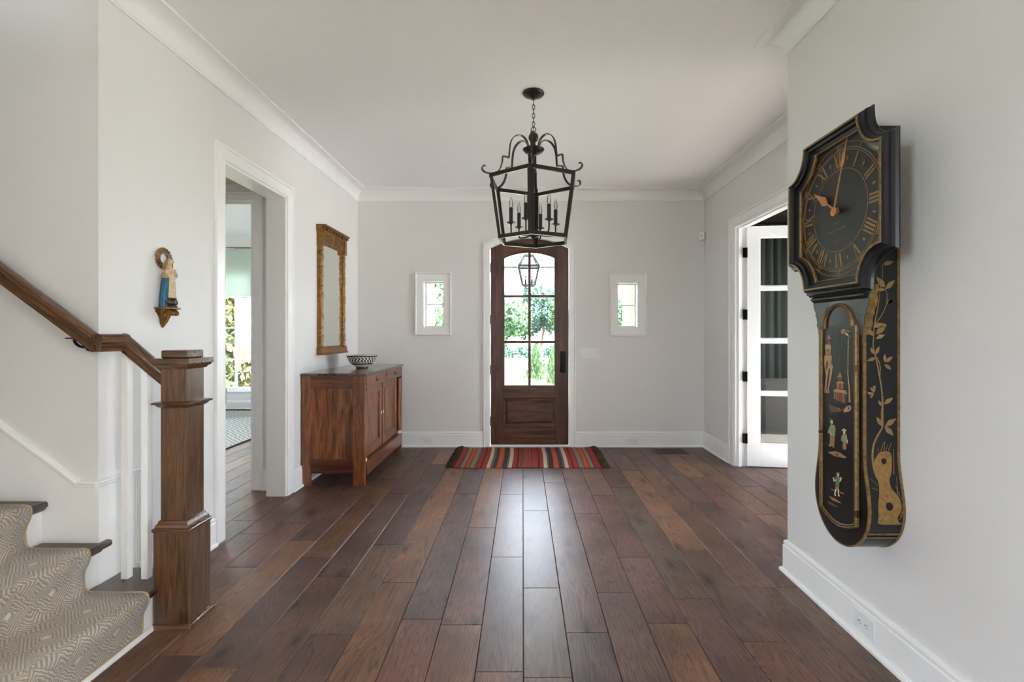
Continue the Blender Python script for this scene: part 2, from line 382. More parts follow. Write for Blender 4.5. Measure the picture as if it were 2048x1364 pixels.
# ---------------------------------------------------------------- floor
floor = struct('floor', B(-7.2, 6.6, -5.4, 8.9, -0.06, -0.012), M['subfloor'], 'dark brown wide plank hardwood floor running towards the front door', 'floor')
PW = 0.1905; PX0 = 0.004
joints = {0: [3.62, 2.52, 1.864], 1: [2.144, 4.3], 2: [3.56], 3: [3.958, 2.863, 2.213], 4: [4.157, 2.417], 5: [4.68, 2.96, 2.08],
          6: [2.524, 4.9], 7: [3.77], 8: [4.45, 2.9], 9: [3.54], 10: [4.2], -1: [2.869, 3.99], -2: [3.30, 4.9], -3: [3.997, 2.244], -4: [2.575, 4.33],
          -5: [3.036, 4.9], -6: [2.638, 4.0], -7: [2.862, 4.4], -8: [3.1, 4.7], -9: [3.387, 2.745, 4.6], -10: [3.2, 4.3], -11: [3.43]}
pal = [rgb(112, 80, 68), rgb(104, 78, 69), rgb(122, 88, 67), rgb(114, 77, 66), rgb(98, 77, 71), rgb(110, 87, 73), rgb(130, 93, 69), rgb(98, 71, 62)]
fixed = {(0, 1.864): 5, (3, 2.213): 6, (-4, 2.575): 2, (-5, 3.036): 5, (-6, 4.0): 4, (-3, 3.997): 4, (-8, 3.1): 6, (-7, 4.4): 2, (4, 2.417): 7, (2, 3.56): 3}
def plank(x0, x1, y0, y1, ci):
    g = 0.0011; c = 0.0022; z0, z1 = -0.012, 0.0
    x0 += g; x1 -= g; y0 += g*0.8; y1 -= g*0.8
    v = [(x0, y0, z0), (x1, y0, z0), (x1, y1, z0), (x0, y1, z0), (x0, y0, z1-c), (x1, y0, z1-c), (x1, y1, z1-c), (x0, y1, z1-c),
         (x0+c, y0+c, z1), (x1-c, y0+c, z1), (x1-c, y1-c, z1), (x0+c, y1-c, z1)]
    f = [(0, 3, 2, 1), (8, 9, 10, 11)] + [(i, (i+1) % 4, 4+(i+1) % 4, 4+i) for i in range(4)] + [(4+i, 4+(i+1) % 4, 8+(i+1) % 4, 8+i) for i in range(4)]
    m = MB(); m.add(v, f)
    o = obj('plank', m, M['floor'], floor, recalc=False)
    k = random.uniform(0.9, 1.1); p = pal[ci % len(pal)]
    o.color = (p[0]*k, p[1]*k, p[2]*k*random.uniform(0.92, 1.08), 1)
def run(k, y0, y1, js):
    x0 = PX0+PW*k; e = [y0] + sorted(j for j in js if y0+0.25 < j < y1-0.1) + [y1]
    for a, b in zip(e, e[1:]):
        ci = fixed.get((k, b)) if (k, b) in fixed else random.randrange(len(pal))
        plank(x0, x0+PW, a, b, ci)
for k in range(-11, 12):
    js = list(joints.get(k, [random.uniform(2.5, 4.5)])); lo = min(js)
    if lo > 2.4: js.append(lo-random.uniform(0.9, 1.25))
    run(k, 0.55 if k < 8 else 2.55, BY+0.12 if -2 < k < 3 else BY, js)
for k in range(-24, -11):                                     # hall and bedroom beyond the cased opening
    run(k, 2.9, 8.5, [random.uniform(3.4, 4.6), random.uniform(5.2, 6.6), random.uniform(7.2, 8.0)] if k < -11 else [])
run(-11, BY+0.15, 8.5, [7.0])
for k in range(12, 24): run(k, 2.6, 6.6, [random.uniform(3.4, 4.6), random.uniform(5.0, 6.0)])   # study
rear = MB(); rear.box(-7.1, 6.5, -5.3, 0.548, -0.012, -0.001)
tag(obj('bounce_rug', B(-2.6, 5.2, -4.7, -0.6, 0.0, 0.012), mat_plain('cream_bounce_wool', rgb(214, 206, 192), 0.95, 0, 0.08, 60, 0.2)), 'large cream rug added unseen behind the viewer to bounce light', 'rug')  # unseen, added to bounce light up to the ceiling
rf = obj('rear_planking', rear, M['floor'], floor); rf.color = pal[1]; rf['kind'] = 'stuff'

# ---------------------------------------------------------------- walls
arch_R = (DH**2+0.113**2)/(2*0.113); ARZ = 2.355
def door_outline(hw, zspring, sag, z0, n=16):
    R = (hw*hw+sag*sag)/(2*sag); cz = zspring+sag-R; a = math.degrees(math.asin(hw/R))
    return [(DX-hw, z0), (DX+hw, z0)] + arc(DX, cz, R, 90-a, 90+a, n)
LW = (-1.162, -0.940, 1.42, 1.955); RW = (1.133, 1.354, 1.419, 1.935)
def swin(w): return rect(w[0]-0.014, w[1]+0.014, w[2]-0.014, w[3]+0.014)
wb = MB(); wb.prism(rect(LX-0.16, RX+0.16, -0.01, CH), 0, -0.17, XZ(BY), holes=[door_outline(DH+0.012, ARZ+0.006, 0.113, -0.005), swin(LW), swin(RW)])
struct('wall_back', wb, M['wall'], 'pale greige back wall around the front door and two little windows', 'wall')
YZ = lambda x: (lambda u, v, h: (x+h, u, v))              # on a wall facing +X
YZn = lambda x: (lambda u, v, h: (x-h, u, v))             # on a wall facing -X
wl = MB(); wl.prism(rect(SY, BY+0.17, -0.01, CH), 0, -0.155, YZ(LX), holes=[rect(LO0-0.0, LO1+0.0, -0.005, OZ)])
struct('wall_left', wl, M['wall'], 'pale left wall with the cased opening, mirror and little shelf', 'wall')
wr = MB(); wr.prism(rect(NY, BY+0.17, -0.01, CH), 0, -0.12, YZn(RX), holes=[rect(RO0, RO1, -0.005, RZ)])
struct('wall_right', wr, M['wall'], 'pale right wall around the glazed french door', 'wall')
wn = MB(); wn.box(NX, RX+0.12, 0.25, NY, -0.01, CH)
struct('wall_near_right', wn, M['wall'], 'pale wall block at right that carries the tall black clock', 'wall')
wst = MB(); wst.box(-6.2, LX-0.155, SY, SY+0.16, -0.01, 5.6); wst.box(LX-0.155, LX, SY, SY+0.16, CH+0.001, 5.6)
struct('wall_stair', wst, M['wall'], 'grey shaded wall behind the staircase and handrail', 'wall')
struct('wall_stair_header', B(LX-0.12, LX, 1.03, SY, CH+0.08, 5.6), M['wall'], 'upper wall closing the stairwell above the hall ceiling', 'wall')
struct('wall_stair_end', B(-6.35, -6.2, 0.9, SY+0.16, -0.01, 5.6), M['wall'], 'end wall of the stairwell', 'wall')
struct('wall_stairwell', B(-6.2, LX-0.3, 0.88, 1.01, -0.01, 5.6), M['wall'], 'plain wall closing the near side of the stairwell', 'wall')
struct('ceiling', B(LX-0.16, RX+0.14, 0.9, BY+0.17, CH, CH+0.08), M['ceil'], 'smooth white entrance hall ceiling', 'ceiling')
struct('ceiling_rear', B(-3.4, 6.3, -5.3, 0.9, CH, CH+0.08), M['ceil'], 'white ceiling of the room behind the viewer', 'ceiling')
struct('ceiling_stairwell', B(-6.3, LX, 0.9, SY+0.16, 5.6, 5.68), M['ceil'], 'high white ceiling over the staircase', 'ceiling')
# room behind the viewer, with its windows
def win_grid(m, x0, x1, z0, z1, nx, nz, t, y0, y1, fm):
    fm_ = fm
    m.prism(rect(x0, x1, z0, z1), y0, y1, fm_, holes=[rect(x0+0.06, x1-0.06, z0+0.06, z1-0.06)])
    for i in range(1, nx): c = x0+(x1-x0)*i/nx; m.prism(rect(c-t/2, c+t/2, z0+0.05, z1-0.05), y0, y1, fm_)
    for i in range(1, nz): c = z0+(z1-z0)*i/nz; m.prism(rect(x0+0.05, x1-0.05, c-t/2, c+t/2), y0, y1, fm_)
XZb = lambda u, v, h: (u, -5.0+h, v)
wk = MB(); wk.prism(rect(-3.4, 6.2, -0.01, CH), 0, -0.15, XZb)
struct('wall_rear', wk, M['wall'], 'plain wall behind the viewer', 'wall')
wk = MB(); wk.prism(rect(-5.15, 0.95, -0.01, CH), 0, -0.15, YZn(6.0), holes=[rect(c-0.55, c+0.55, 0.3, 2.8) for c in (-3.3,)])
struct('wall_rear_right', wk, M['wall'], 'right wall of the room behind the viewer', 'wall')
wk = MB(); wk.prism(rect(-5.15, 0.95, -0.01, CH), 0, -0.15, YZ(-3.2), holes=[rect(-2.75, -1.65, 0.35, 2.75)])
struct('wall_rear_left', wk, M['wall'], 'left wall of the room behind the viewer', 'wall')
struct('wall_rear_far', B(RX+0.12, 6.15, 0.9, 1.05, -0.01, CH), M['wall'], 'plain wall dividing the rear room from the study', 'wall')

# hall + bedroom
HY = 4.11
wv = MB(); wv.prism(rect(-6.6, LX-0.155, -0.01, 3.05), 0, -0.15, XZ(HY), holes=[rect(-3.25, -2.313, -0.005, 2.469)])
struct('wall_hall', wv, M['wall'], 'hall wall with the inner cased opening to the bedroom', 'wall')
struct('wall_hall_left', B(-3.55, -3.4, 2.33, HY, -0.01, 2.65), M['wall'], 'end wall of the little side hall', 'wall')
struct('wall_hall_near', B(-3.4, LX-0.155, 2.33, 2.9, -0.01, 2.65), M['wall'], 'near wall of the little side hall', 'wall')
struct('ceiling_hall', B(-3.55, LX-0.155, 2.33, HY, 2.62, 2.7), mat_plain('cream_paint', rgb(222, 214, 190), 0.6), 'cream ceiling of the little side hall', 'ceiling')
WY = 8.5
wbed = MB(); wbed.prism(rect(-6.6, -1.9, -0.01, 3.06), 0, -0.15, XZ(WY), holes=[rect(-6.25, -4.78, 0.336, 2.5)])
struct('wall_bedroom', wbed, M['wall'], 'pale bedroom wall around the tall window', 'wall')
wk = MB(); wk.prism(rect(HY, WY+0.15, -0.01, 3.06), 0, -0.15, YZ(-6.6), holes=[rect(4.75, 6.05, 0.65, 2.35)])
struct('wall_bedroom_left', wk, M['wall'], 'left wall of the bedroom', 'wall')
struct('wall_bedroom_right', B(-2.09, -1.94, BY+0.17, WY+0.15, -0.01, 3.06), M['wall'], 'right wall of the bedroom', 'wall')
struct('ceiling_bedroom', B(-6.75, -2.09, HY+0.15, WY+0.15, 3.05, 3.12), M['ceil'], 'white bedroom ceiling beyond the hall', 'ceiling')
struct('sun_block_roof', B(-8.0, 7.0, -6.2, 9.1, 5.75, 5.9), M['slot'], 'unseen slab added over the house to block the sun', 'sun_block_roof')  # unseen slab over the house, added to keep direct sun out
# study
dark = mat_plain('study_paint', rgb(62, 64, 62), 0.6)
wk = MB(); wk.prism(rect(RX, 5.5, -0.01, 2.95), 0, -0.15, XZ(6.6), holes=[rect(4.35, 5.2, 0.4, 2.4)])
struct('wall_study', wk, dark, 'dark study wall behind the grey curtains', 'wall')
wk = MB(); wk.prism(rect(2.55, 6.6, -0.01, 2.95), 0, -0.15, YZn(5.3), holes=[rect(2.8, 4.2, 0.2, 2.4)])
struct('wall_study_right', wk, dark, 'dark side wall of the study with its sunny window', 'wall')
struct('wall_study_near', B(RX+0.12, 5.3, 2.55, NY, -0.01, 2.95), dark, 'near wall of the study', 'wall')
cs = thing('ceiling_study', (3.8, 4.7, 2.85), 'dark grey-brown boarded ceiling of the study', 'ceiling', kind='structure')
M['darkboard'] = mat_wood('dark_ceiling_board', rgb(24, 22, 20), rgb(38, 35, 32), rgb(52, 48, 43), 'x', 0.5, 0, 12, 2.0)
y = NY
while y < 6.6:
    obj('plank', B(RX+0.12, 5.3, y+0.004, min(6.6, y+0.15)-0.004, 2.85, 2.87), M['darkboard'], cs); y += 0.15
obj('backing_board', B(RX+0.12, 5.45, NY, 6.6, 2.872, 2.95), M['slot'], cs)

# ---------------------------------------------------------------- mouldings
cove = [(0.0, CH-0.130), (0.012, CH-0.130), (0.012, CH-0.117)] + [(0.118-0.103*math.cos(math.radians(t)), CH-0.117+0.103*math.sin(math.radians(t))) for t in range(0, 91, 9)] + [(0.126, CH-0.014), (0.126, CH), (0.0, CH)]
cpath = [(NX, 0.25), (NX, NY), (RX, NY), (RX, BY), (LX, BY), (LX, SY)]
crown = MB(); crown.sweep(cpath, cove, XY)
struct('trim_1', crown, M['trim'], 'white coved crown moulding around the top of the hall', 'trim', smooth=True)
def base_prof(h=0.18): return [(0, 0), (0.032, 0), (0.032, 0.012), (0.026, 0.02), (0.018, 0.022), (0.018, h-0.034), (0.0145, h-0.028), (0.0145, h-0.02), (0.016, h-0.014), (0.012, h-0.004), (0.006, h), (0, h)]
def baseboard(name, path, label, h=0.18):
    m = MB(); m.sweep(path, base_prof(h), XY); return struct(name, m, M['trim'], label, 'baseboard')
baseboard('baseboard_right_near', [(NX, 0.25), (NX, NY), (RX, NY), (RX, RO0-0.1)], 'white baseboard under the clock wall, turning its corner')
baseboard('baseboard_right', [(RX, RO1+0.098), (RX, BY), (DX+DH+0.082, BY)], 'white baseboard in the corner right of the front door')
baseboard('baseboard_back', [(DX-DH-0.082, BY), (LX, BY), (LX, LO1+0.083)], 'white baseboard left of the front door, behind the sideboard')
baseboard('baseboard_left', [(LX, LO0-0.103), (LX, 2.43)], 'white baseboard between the staircase and the cased opening')
baseboard('baseboard_hall', [(LX-0.155, HY), (-2.225, HY)], 'short white baseboard inside the side hall')
baseboard('baseboard_bedroom', [(-2.1, WY), (-6.6, WY)], 'white baseboard under the bedroom window', 0.15)
# casing: n = away from opening, h = out of the wall
case = [(0, 0), (0, 0.014), (0.012, 0.018), (0.055, 0.018), (0.060, 0.014), (0.064, 0.022), (0.076, 0.022), (0.080, 0.012), (0.080, 0)]
def casing(name, path, fm, label, w=0.08, prof=None, closed=False):
    k = w/0.08; p = [(-a*k, h) for a, h in (prof or case)]
    m = MB(); m.sweep(path, p, fm, closed); return struct(name, m, M['trim'], label, 'trim')
# paths run so that the left normal points into the opening (profile uses negative n)
casing('trim_2', [(LO1, 0), (LO1, OZ), (LO0, OZ), (LO0, 0)], YZ(LX), 'white casing around the opening in the left wall', 0.1)
casing('trim_3', [(-2.313, 0), (-2.313, 2.469), (-3.25, 2.469), (-3.25, 0)], XZ(HY), 'white casing of the inner opening towards the bedroom', 0.085)
casing('trim_4', [(RO1, 0), (RO1, RZ), (RO0, RZ), (RO0, 0)], YZn(RX), 'white casing around the french door opening', 0.1)
do = door_outline(DH+0.004, ARZ, 0.113, 0)
casing('trim_5', [do[1]] + do[2:] + [do[0]], XZ(BY), 'white arched casing around the front door', 0.078)
# jamb linings
m = MB(); m.box(LX-0.157, LX+0.002, LO1-0.018, LO1, 0, OZ); m.box(LX-0.157, LX+0.002, LO0, LO0+0.018, 0, OZ); m.box(LX-0.157, LX+0.002, LO0+0.018, LO1-0.018, OZ-0.018, OZ)
struct('trim_6', m, M['trim'], 'white flat jamb lining of the left cased opening', 'trim')
m = MB(); m.box(-2.331, -2.313, HY-0.002, HY+0.152, 0, 2.469); m.box(-3.25, -3.232, HY-0.002, HY+0.152, 0, 2.469); m.box(-3.232, -2.331, HY-0.002, HY+0.152, 2.451, 2.469)
struct('trim_7', m, M['trim'], 'white jamb lining of the inner opening', 'trim')
m = MB(); m.box(RX-0.002, RX+0.122, RO1-0.018, RO1, 0, RZ); m.box(RX-0.002, RX+0.122, RO0, RO0+0.018, 0, RZ); m.box(RX-0.002, RX+0.122, RO0+0.018, RO1-0.018, RZ-0.018, RZ)
m.box(RX+0.03, RX+0.065, RO1-0.03, RO1-0.018, 0, RZ-0.018); m.box(RX+0.03, RX+0.065, RO0+0.018, RO1-0.03, RZ-0.03, RZ-0.018)
struct('trim_8', m, M['trim'], 'white jamb lining and stop of the french door opening', 'trim')
# arched jamb and sill of the front door
m = MB(); jl = door_outline(DH+0.012, ARZ+0.006, 0.113, 0.0); m.sweep([jl[1]]+jl[2:]+[jl[0]], [(0, 0.001), (0, -0.165), (0.012, -0.165), (0.012, -0.075), (0.008, -0.075), (0.008, 0.001)], XZ(BY))
struct('trim_9', m, M['trim'], 'white arched jamb of the front door', 'trim')
m = MB(); m.box(DX-DH-0.004, DX+DH+0.004, BY-0.02, BY+0.17, 0.0005, 0.014)
struct('trim_10', m, M['trim'], 'white door sill under the front door', 'trim')
# stair skirt with moulded cap, on the stair wall and turning onto the left wall
capp = [(0.018, 0), (0.018, 0.02), (0.010, 0.026), (0.004, 0.018), (-0.006, 0.018), (-0.012, 0.014), (-0.020, 0.014), (-0.020, 0)]
slope = 0.191/0.257
pB = (-2.035, 0.649); pA = (-4.4, 0.649+slope*(4.4-2.035))
m = MB(); m.sweep([pA, pB, (LX, 0.646)], capp, XZ(SY))
m.prism([(pA[0], pA[1]-0.018), (pB[0], pB[1]-0.018), (LX, 0.629), (LX, 0.19), (-2.0, 0.19), (-4.4, 0.19+slope*2.2)], 0, 0.012, XZ(SY))
m.sweep([(SY-0.012, 0.646), (2.414, 0.646), (2.414, 0.19)], capp, YZ(LX))
m.prism([(SY-0.012, 0.626), (2.394, 0.626), (2.394, 0.03), (SY-0.012, 0.03)], 0, 0.012, YZ(LX))
struct('trim_11', m, M['trim'], 'white sloping stair skirt with moulded cap below the handrail', 'trim')

# ---------------------------------------------------------------- front door
DY0, DY1 = BY+0.03, BY+0.078
door = thing('door_1', (DX, DY0, 0.015), 'dark mahogany arched front door with six glass panes', 'door', kind='structure')
fmD = lambda u, v, h: (u, h, v)
sagR = (DH**2+0.113**2)/(2*0.113); topz = ARZ-0.004
def ztop(u, hw=DH, zs=ARZ-0.006, sag=0.113):
    R = (hw*hw+sag*sag)/(2*sag); return zs+sag-R+math.sqrt(max(0, R*R-(u-DX)**2))
GX0, GX1 = DX-0.308, DX+0.308; GB, GS, GP = 0.712, 2.248, 2.311
def gtop(u): return ztop(u, 0.308, GS, GP-GS)
e0, e1 = DX-DH+0.004, DX+DH-0.004
for a, b in ((e0, GX0-0.0), (GX1+0.0, e1)):
    us = [a+(b-a)*i/8 for i in range(9)]
    m = MB(); m.prism([(a, 0.018), (b, 0.018)] + [(u, ztop(u)) for u in reversed(us)], DY0, DY1, fmD)
    obj('stile', m, M['mahog_z'], door, bev=0.002)
us = [GX0+(GX1-GX0)*i/16 for i in range(17)]
m = MB(); m.prism([(u, gtop(u)) for u in us] + [(u, ztop(u)) for u in reversed(us)], DY0+0.0005, DY1, fmD); obj('arched_rail', m, M['mahog_x'], door)
m = MB(); m.box(GX0, GX1, DY0+0.0005, DY1, 0.572, GB); obj('lock_rail', m, M['mahog_x'], door)
m = MB(); m.box(GX0, GX1, DY0+0.0005, DY1, 0.018, 0.244); obj('bottom_rail', m, M['mahog_x'], door)
m = MB(); pr = [(0, 0.0), (0, -0.012), (0.012, -0.016), (0.016, -0.02), (0.03, -0.02), (0.03, -0.03), (0, -0.03)]
m.sweep([(GX0, 0.244), (GX1, 0.244), (GX1, 0.572), (GX0, 0.572)], [(n_, DY0-h_) for n_, h_ in pr], fmD, closed=True); obj('panel_moulding', m, M['mahog_x'], door)
m = MB(); m.add([fmD(u, v, h) for (u, v, h) in [(GX0+0.02, 0.264, DY0+0.03), (GX1-0.02, 0.264, DY0+0.03), (GX1-0.02, 0.552, DY0+0.03), (GX0+0.02, 0.552, DY0+0.03),
      (GX0+0.045, 0.289, DY0+0.012), (GX1-0.045, 0.289, DY0+0.012), (GX1-0.045, 0.527, DY0+0.012), (GX0+0.045, 0.527, DY0+0.012)]],
      [(0, 1, 5, 4), (1, 2, 6, 5), (2, 3, 7, 6), (3, 0, 4, 7), (4, 5, 6, 7), (0, 3, 2, 1)]); obj('raised_panel', m, M['mahog_x'], door)
m = MB(); m.prism([(GX0, GB), (GX1, GB)] + [(u, gtop(u)) for u in reversed(us)], DY0+0.006, DY0+0.02, fmD, holes=[[(GX0+0.012, GB+0.012), (GX1-0.012, GB+0.012)] + [(GX0+0.012+(GX1-GX0-0.024)*i/16, gtop(GX0+(GX1-GX0)*i/16)-0.012) for i in range(16, -1, -1)]])
obj('glazing_bead', m, M['mahog_z'], door)
mz = [1.239, 1.784]
m = MB(); m.box(DX-0.0165, DX+0.0165, DY0+0.004, DY1-0.004, GB, gtop(DX)); obj('muntin', m, M['mahog_z'], door, bev=0.003)
for z in mz:
    for a, b in ((GX0, DX-0.0165), (DX+0.0165, GX1)):
        m = MB(); m.box(a, b, DY0+0.005, DY1-0.005, z-0.0155, z+0.0155); obj('muntin', m, M['mahog_x'], door, bev=0.003)
zz = [GB] + mz + [None]
for i in range(3):
    for a, b in ((GX0, DX), (DX, GX1)):
        m = MB()
        if zz[i+1] is not None: m.prism(rect(a, b, zz[i], zz[i+1]), DY0+0.021, DY0+0.025, fmD)
        else:
            uu = [a+(b-a)*q/10 for q in range(11)]; m.prism([(a, zz[i]), (b, zz[i])] + [(u, gtop(u)) for u in reversed(uu)], DY0+0.021, DY0+0.025, fmD)
        obj('pane', m, M['glass'], door)
hp = obj('handle_plate', B(0.446, 0.514, DY0-0.008, DY0, 0.873, 1.126), M['black'], door, bev=0.004)
k = MB(); k.lathe([(0.02, 0), (0.02, -0.006), (0.009, -0.01), (0.009, -0.035), (0.02, -0.04), (0.028, -0.05), (0.027, -0.062), (0.015, -0.07)], (0.48, DY0-0.008, 0.925), 18, 'y'); obj('knob', k, M['black'], hp, smooth=True)
k = MB(); k.lathe([(0.019, 0), (0.019, -0.008), (0.012, -0.012)], (0.48, DY0-0.008, 1.066), 16, 'y'); k.box(0.474, 0.486, DY0-0.03, DY0-0.018, 1.05, 1.082); obj('thumb_turn', k, M['black'], hp, smooth=True)
for z in (2.12, 1.506, 0.91, 0.30): obj('hinge', B(e0-0.006, e0+0.006, DY0-0.014, DY0+0.004, z-0.055, z+0.055), M['black'], door, bev=0.003)

# ---------------------------------------------------------------- little windows beside the front door
def side_window(n, outer, w, label):
    x0, x1, z0, z1 = outer; a, b, c, d = w
    t = thing('window_%d' % n, ((x0+x1)/2, BY, z0), label, 'window', kind='structure')
    m = MB(); m.prism(rect(x0+0.004, x1-0.004, z0+0.004, z1-0.004), 0.0, 0.016, XZ(BY), holes=[rect(a-0.014, b+0.014, c-0.014, d+0.014)]); obj('window_casing', m, M['trim'], t, bev=0.001)
    m = MB(); m.sweep([(x0, z0), (x1, z0), (x1, z1), (x0, z1)], [(0, 0), (0, 0.026), (0.008, 0.030), (0.016, 0.026), (0.020, 0.017), (0.020, 0)], XZ(BY), True); obj('back_band', m, M['trim'], t)
    m = MB(); m.prism(rect(a-0.014, b+0.014, c-0.014, d+0.014), 0.01, -0.165, XZ(BY), holes=[rect(a-0.003, b+0.003, c-0.003, d+0.003)]); obj('window_lining', m, M['trim'], t)
    m = MB(); m.prism(rect(a-0.003, b+0.003, c-0.003, d+0.003), -0.09, -0.125, XZ(BY), holes=[rect(a+0.012, b-0.012, c+0.014, d-0.014)]); obj('sash', m, M['trim'], t)
    zc = (c+d)/2+0.0
    m = MB(); m.prism(rect(a+0.01, b-0.01, zc-0.008, zc+0.008), -0.095, -0.12, XZ(BY)); obj('muntin', m, M['trim'], t)
    for q0, q1 in ((c, zc), (zc, d)):
        m = MB(); m.prism(rect(a, b, q0, q1), -0.106, -0.110, XZ(BY)); obj('pane', m, M['glass'], t)
side_window(1, (-1.268, -0.841, 1.32, 2.06), LW, 'little white framed window left of the front door')
side_window(2, (1.032, 1.4665, 1.31, 2.05), RW, 'little white framed window right of the front door')

# ---------------------------------------------------------------- french door
hx, hy = 2.255, 4.805; ang = math.radians(-8)
fd = thing('door_2', (hx, hy, 0.006), 'white four-pane glazed french door standing open into the dark study', 'door', kind='structure')
def fmF(u, v, h): return (hx+u*math.cos(ang)-h*math.sin(ang), hy+u*math.sin(ang)+h*math.cos(ang), v)   # h back from the face
def fbox(a, b, c, d, h0, h1): m = MB(); m.prism(rect(a, b, c, d), h0, h1, fmF); return m
W_ = 0.80
for a, b in ((0, 0.125), (W_-0.125, W_)): obj('stile', fbox(a, b, 0.008, 2.415, 0, 0.045), M['trim'], fd, bev=0.002)
obj('top_rail', fbox(0.125, W_-0.125, 2.30, 2.415, 0.0003, 0.0447), M['trim'], fd)
obj('bottom_rail', fbox(0.125, W_-0.125, 0.008, 0.236, 0.0003, 0.0447), M['trim'], fd)
pz = [(0.236, 0.721), (0.761, 1.247), (1.29, 1.775), (1.815, 2.30)]
for (a, b), (c, d) in zip(pz, pz[1:]): obj('muntin', fbox(0.125, W_-0.125, b, c, 0.004, 0.041), M['trim'], fd, bev=0.004)
for a, b in pz:
    obj('pane', fbox(0.125, W_-0.125, a, b, 0.02, 0.025), M['glass'], fd)
    m = MB(); m.sweep([(0.125, a), (W_-0.125, a), (W_-0.125, b), (0.125, b)], [(0, 0.006), (0.007, 0.013), (0.007, 0.02), (0, 0.02)], fmF, True); obj('glazing_bead', m, M['trim'], fd)
for z in (2.152, 1.53, 0.908, 0.287):
    m = MB(); m.prism(rect(-0.042, 0.002, z-0.05, z+0.05), -0.004, 0.0, fmF); m.tube([fmF(-0.004, z-0.052, -0.008), fmF(-0.004, z+0.052, -0.008)], 0.007, 10)
    obj('hinge', m, M['black'], fd, bev=0.002)

# ---------------------------------------------------------------- staircase
RISE, RUN, NOSE1, TB = 0.191, 0.257, -1.655, 0.028
st = thing('staircase', (-1.668, 1.6, 0), 'staircase of dark stained treads and white risers at left', 'staircase')
SW0 = 1.03
for n in range(1, 8):
    nx = NOSE1-RUN*(n-1); zt = RISE*n; rx = nx-0.028
    yb = 2.35 if n == 1 else SY-0.0125
    xb = rx-RUN+0.004
    m = MB(); nose = [(nx-0.02, zt-0.03), (nx-0.006, zt-0.029), (nx, zt-0.021), (nx, zt-0.009), (nx-0.006, zt-0.001), (nx-0.02, zt), (xb, zt), (xb, zt-0.03)]
    m.prism(nose, SW0, yb, lambda u, v, h: (u, h, v))
    if n == 2:
        ns2 = [(LX+0.013, zt-0.03), (nx-0.006, zt-0.029), (nx, zt-0.021), (nx, zt-0.009), (nx-0.006, zt-0.001), (LX+0.013, zt)]
        m.prism(ns2, yb, SY+0.03, lambda u, v, h: (u, h, v))
    obj('tread', m, M['oak_y'], st, smooth=True)
    m = MB(); m.prism([(nx-0.006, zt-0.03), (nx-0.012, zt-0.038), (rx+0.002, zt-0.046), (rx, zt-0.03)], SW0, yb-0.002 if n > 1 else 2.16, lambda u, v, h: (u, h, v)); obj('cove_moulding', m, M['oak_y'], st)
    obj('riser', B(rx-0.02, rx, SW0, SY-0.0125 if n > 1 else 2.36, RISE*(n-1)+0.0005, zt-0.03), M['trim'], st)
obj('shoe_moulding', MB().prism([(-1.683, 0), (-1.663, 0), (-1.664, 0.008), (-1.671, 0.018), (-1.683, 0.022)], SW0, 2.17, lambda u, v, h: (u, h, v)), M['trim'], st)
obj('step_end', B(-1.93, -1.684, 2.33, 2.348, 0.0, 0.16), M['trim'], st)
# carpet runner
path = [(-1.6805, 0.024), (-1.6705, 0.03), (-1.669, 0.06), (-1.668, 0.11)]
for n in range(1, 7):
    nx = NOSE1-RUN*(n-1); zt = RISE*n; rx2 = nx-RUN-0.028
    path += [(nx+0.006, zt-0.048), (nx+0.0125, zt-0.028), (nx+0.0135, zt-0.008), (nx+0.008, zt+0.007), (nx-0.008, zt+0.0125), (nx-0.05, zt+0.012), (nx-0.13, zt+0.0115), (nx-0.2, zt+0.012),
             (rx2+0.034, zt+0.014), (rx2+0.0195, zt+0.026), (rx2+0.0145, zt+0.05), (rx2+0.013, zt+0.10)]
path = chaikin(path, 1)
m = MB(); Y0, Y1, NYs = 1.05, 2.098, 12; uvs = []; acc = 0
for i, p in enumerate(path):
    if i: acc += math.dist(path[i-1], p)
    for j in range(NYs+1): yv = Y0+(Y1-Y0)*j/NYs; m.v.append((p[0], yv, p[1])); uvs.append((yv, acc))
for i in range(len(path)-1):
    for j in range(NYs): a = i*(NYs+1)+j; m.f.append([a, a+1, a+NYs+2, a+NYs+1]); m.c.append(None)
m.uv = uvs
rt = thing('stair_runner', (-1.7, 1.57, 0), 'beige patterned carpet runner draped down the stairs', 'carpet')
ro = obj('carpet', m, M['runner'], rt, smooth=True, recalc=False)
so = ro.modifiers.new('thick', 'SOLIDIFY'); so.thickness = 0.006; so.offset = 0
m = MB(); m.tube([(p[0], Y1, p[1]) for p in path], 0.006, 8); obj('edge_binding', m, M['binding'], rt, smooth=True)
m = MB(); m.tube([(p[0], Y0, p[1]) for p in path], 0.006, 8); obj('edge_binding', m, M['binding'], rt, smooth=True)
m = MB(); m.tube([(-1.6735, Y0, 0.029), (-1.6735, Y1, 0.029)], 0.006, 8); obj('end_binding', m, M['binding'], rt, smooth=True)
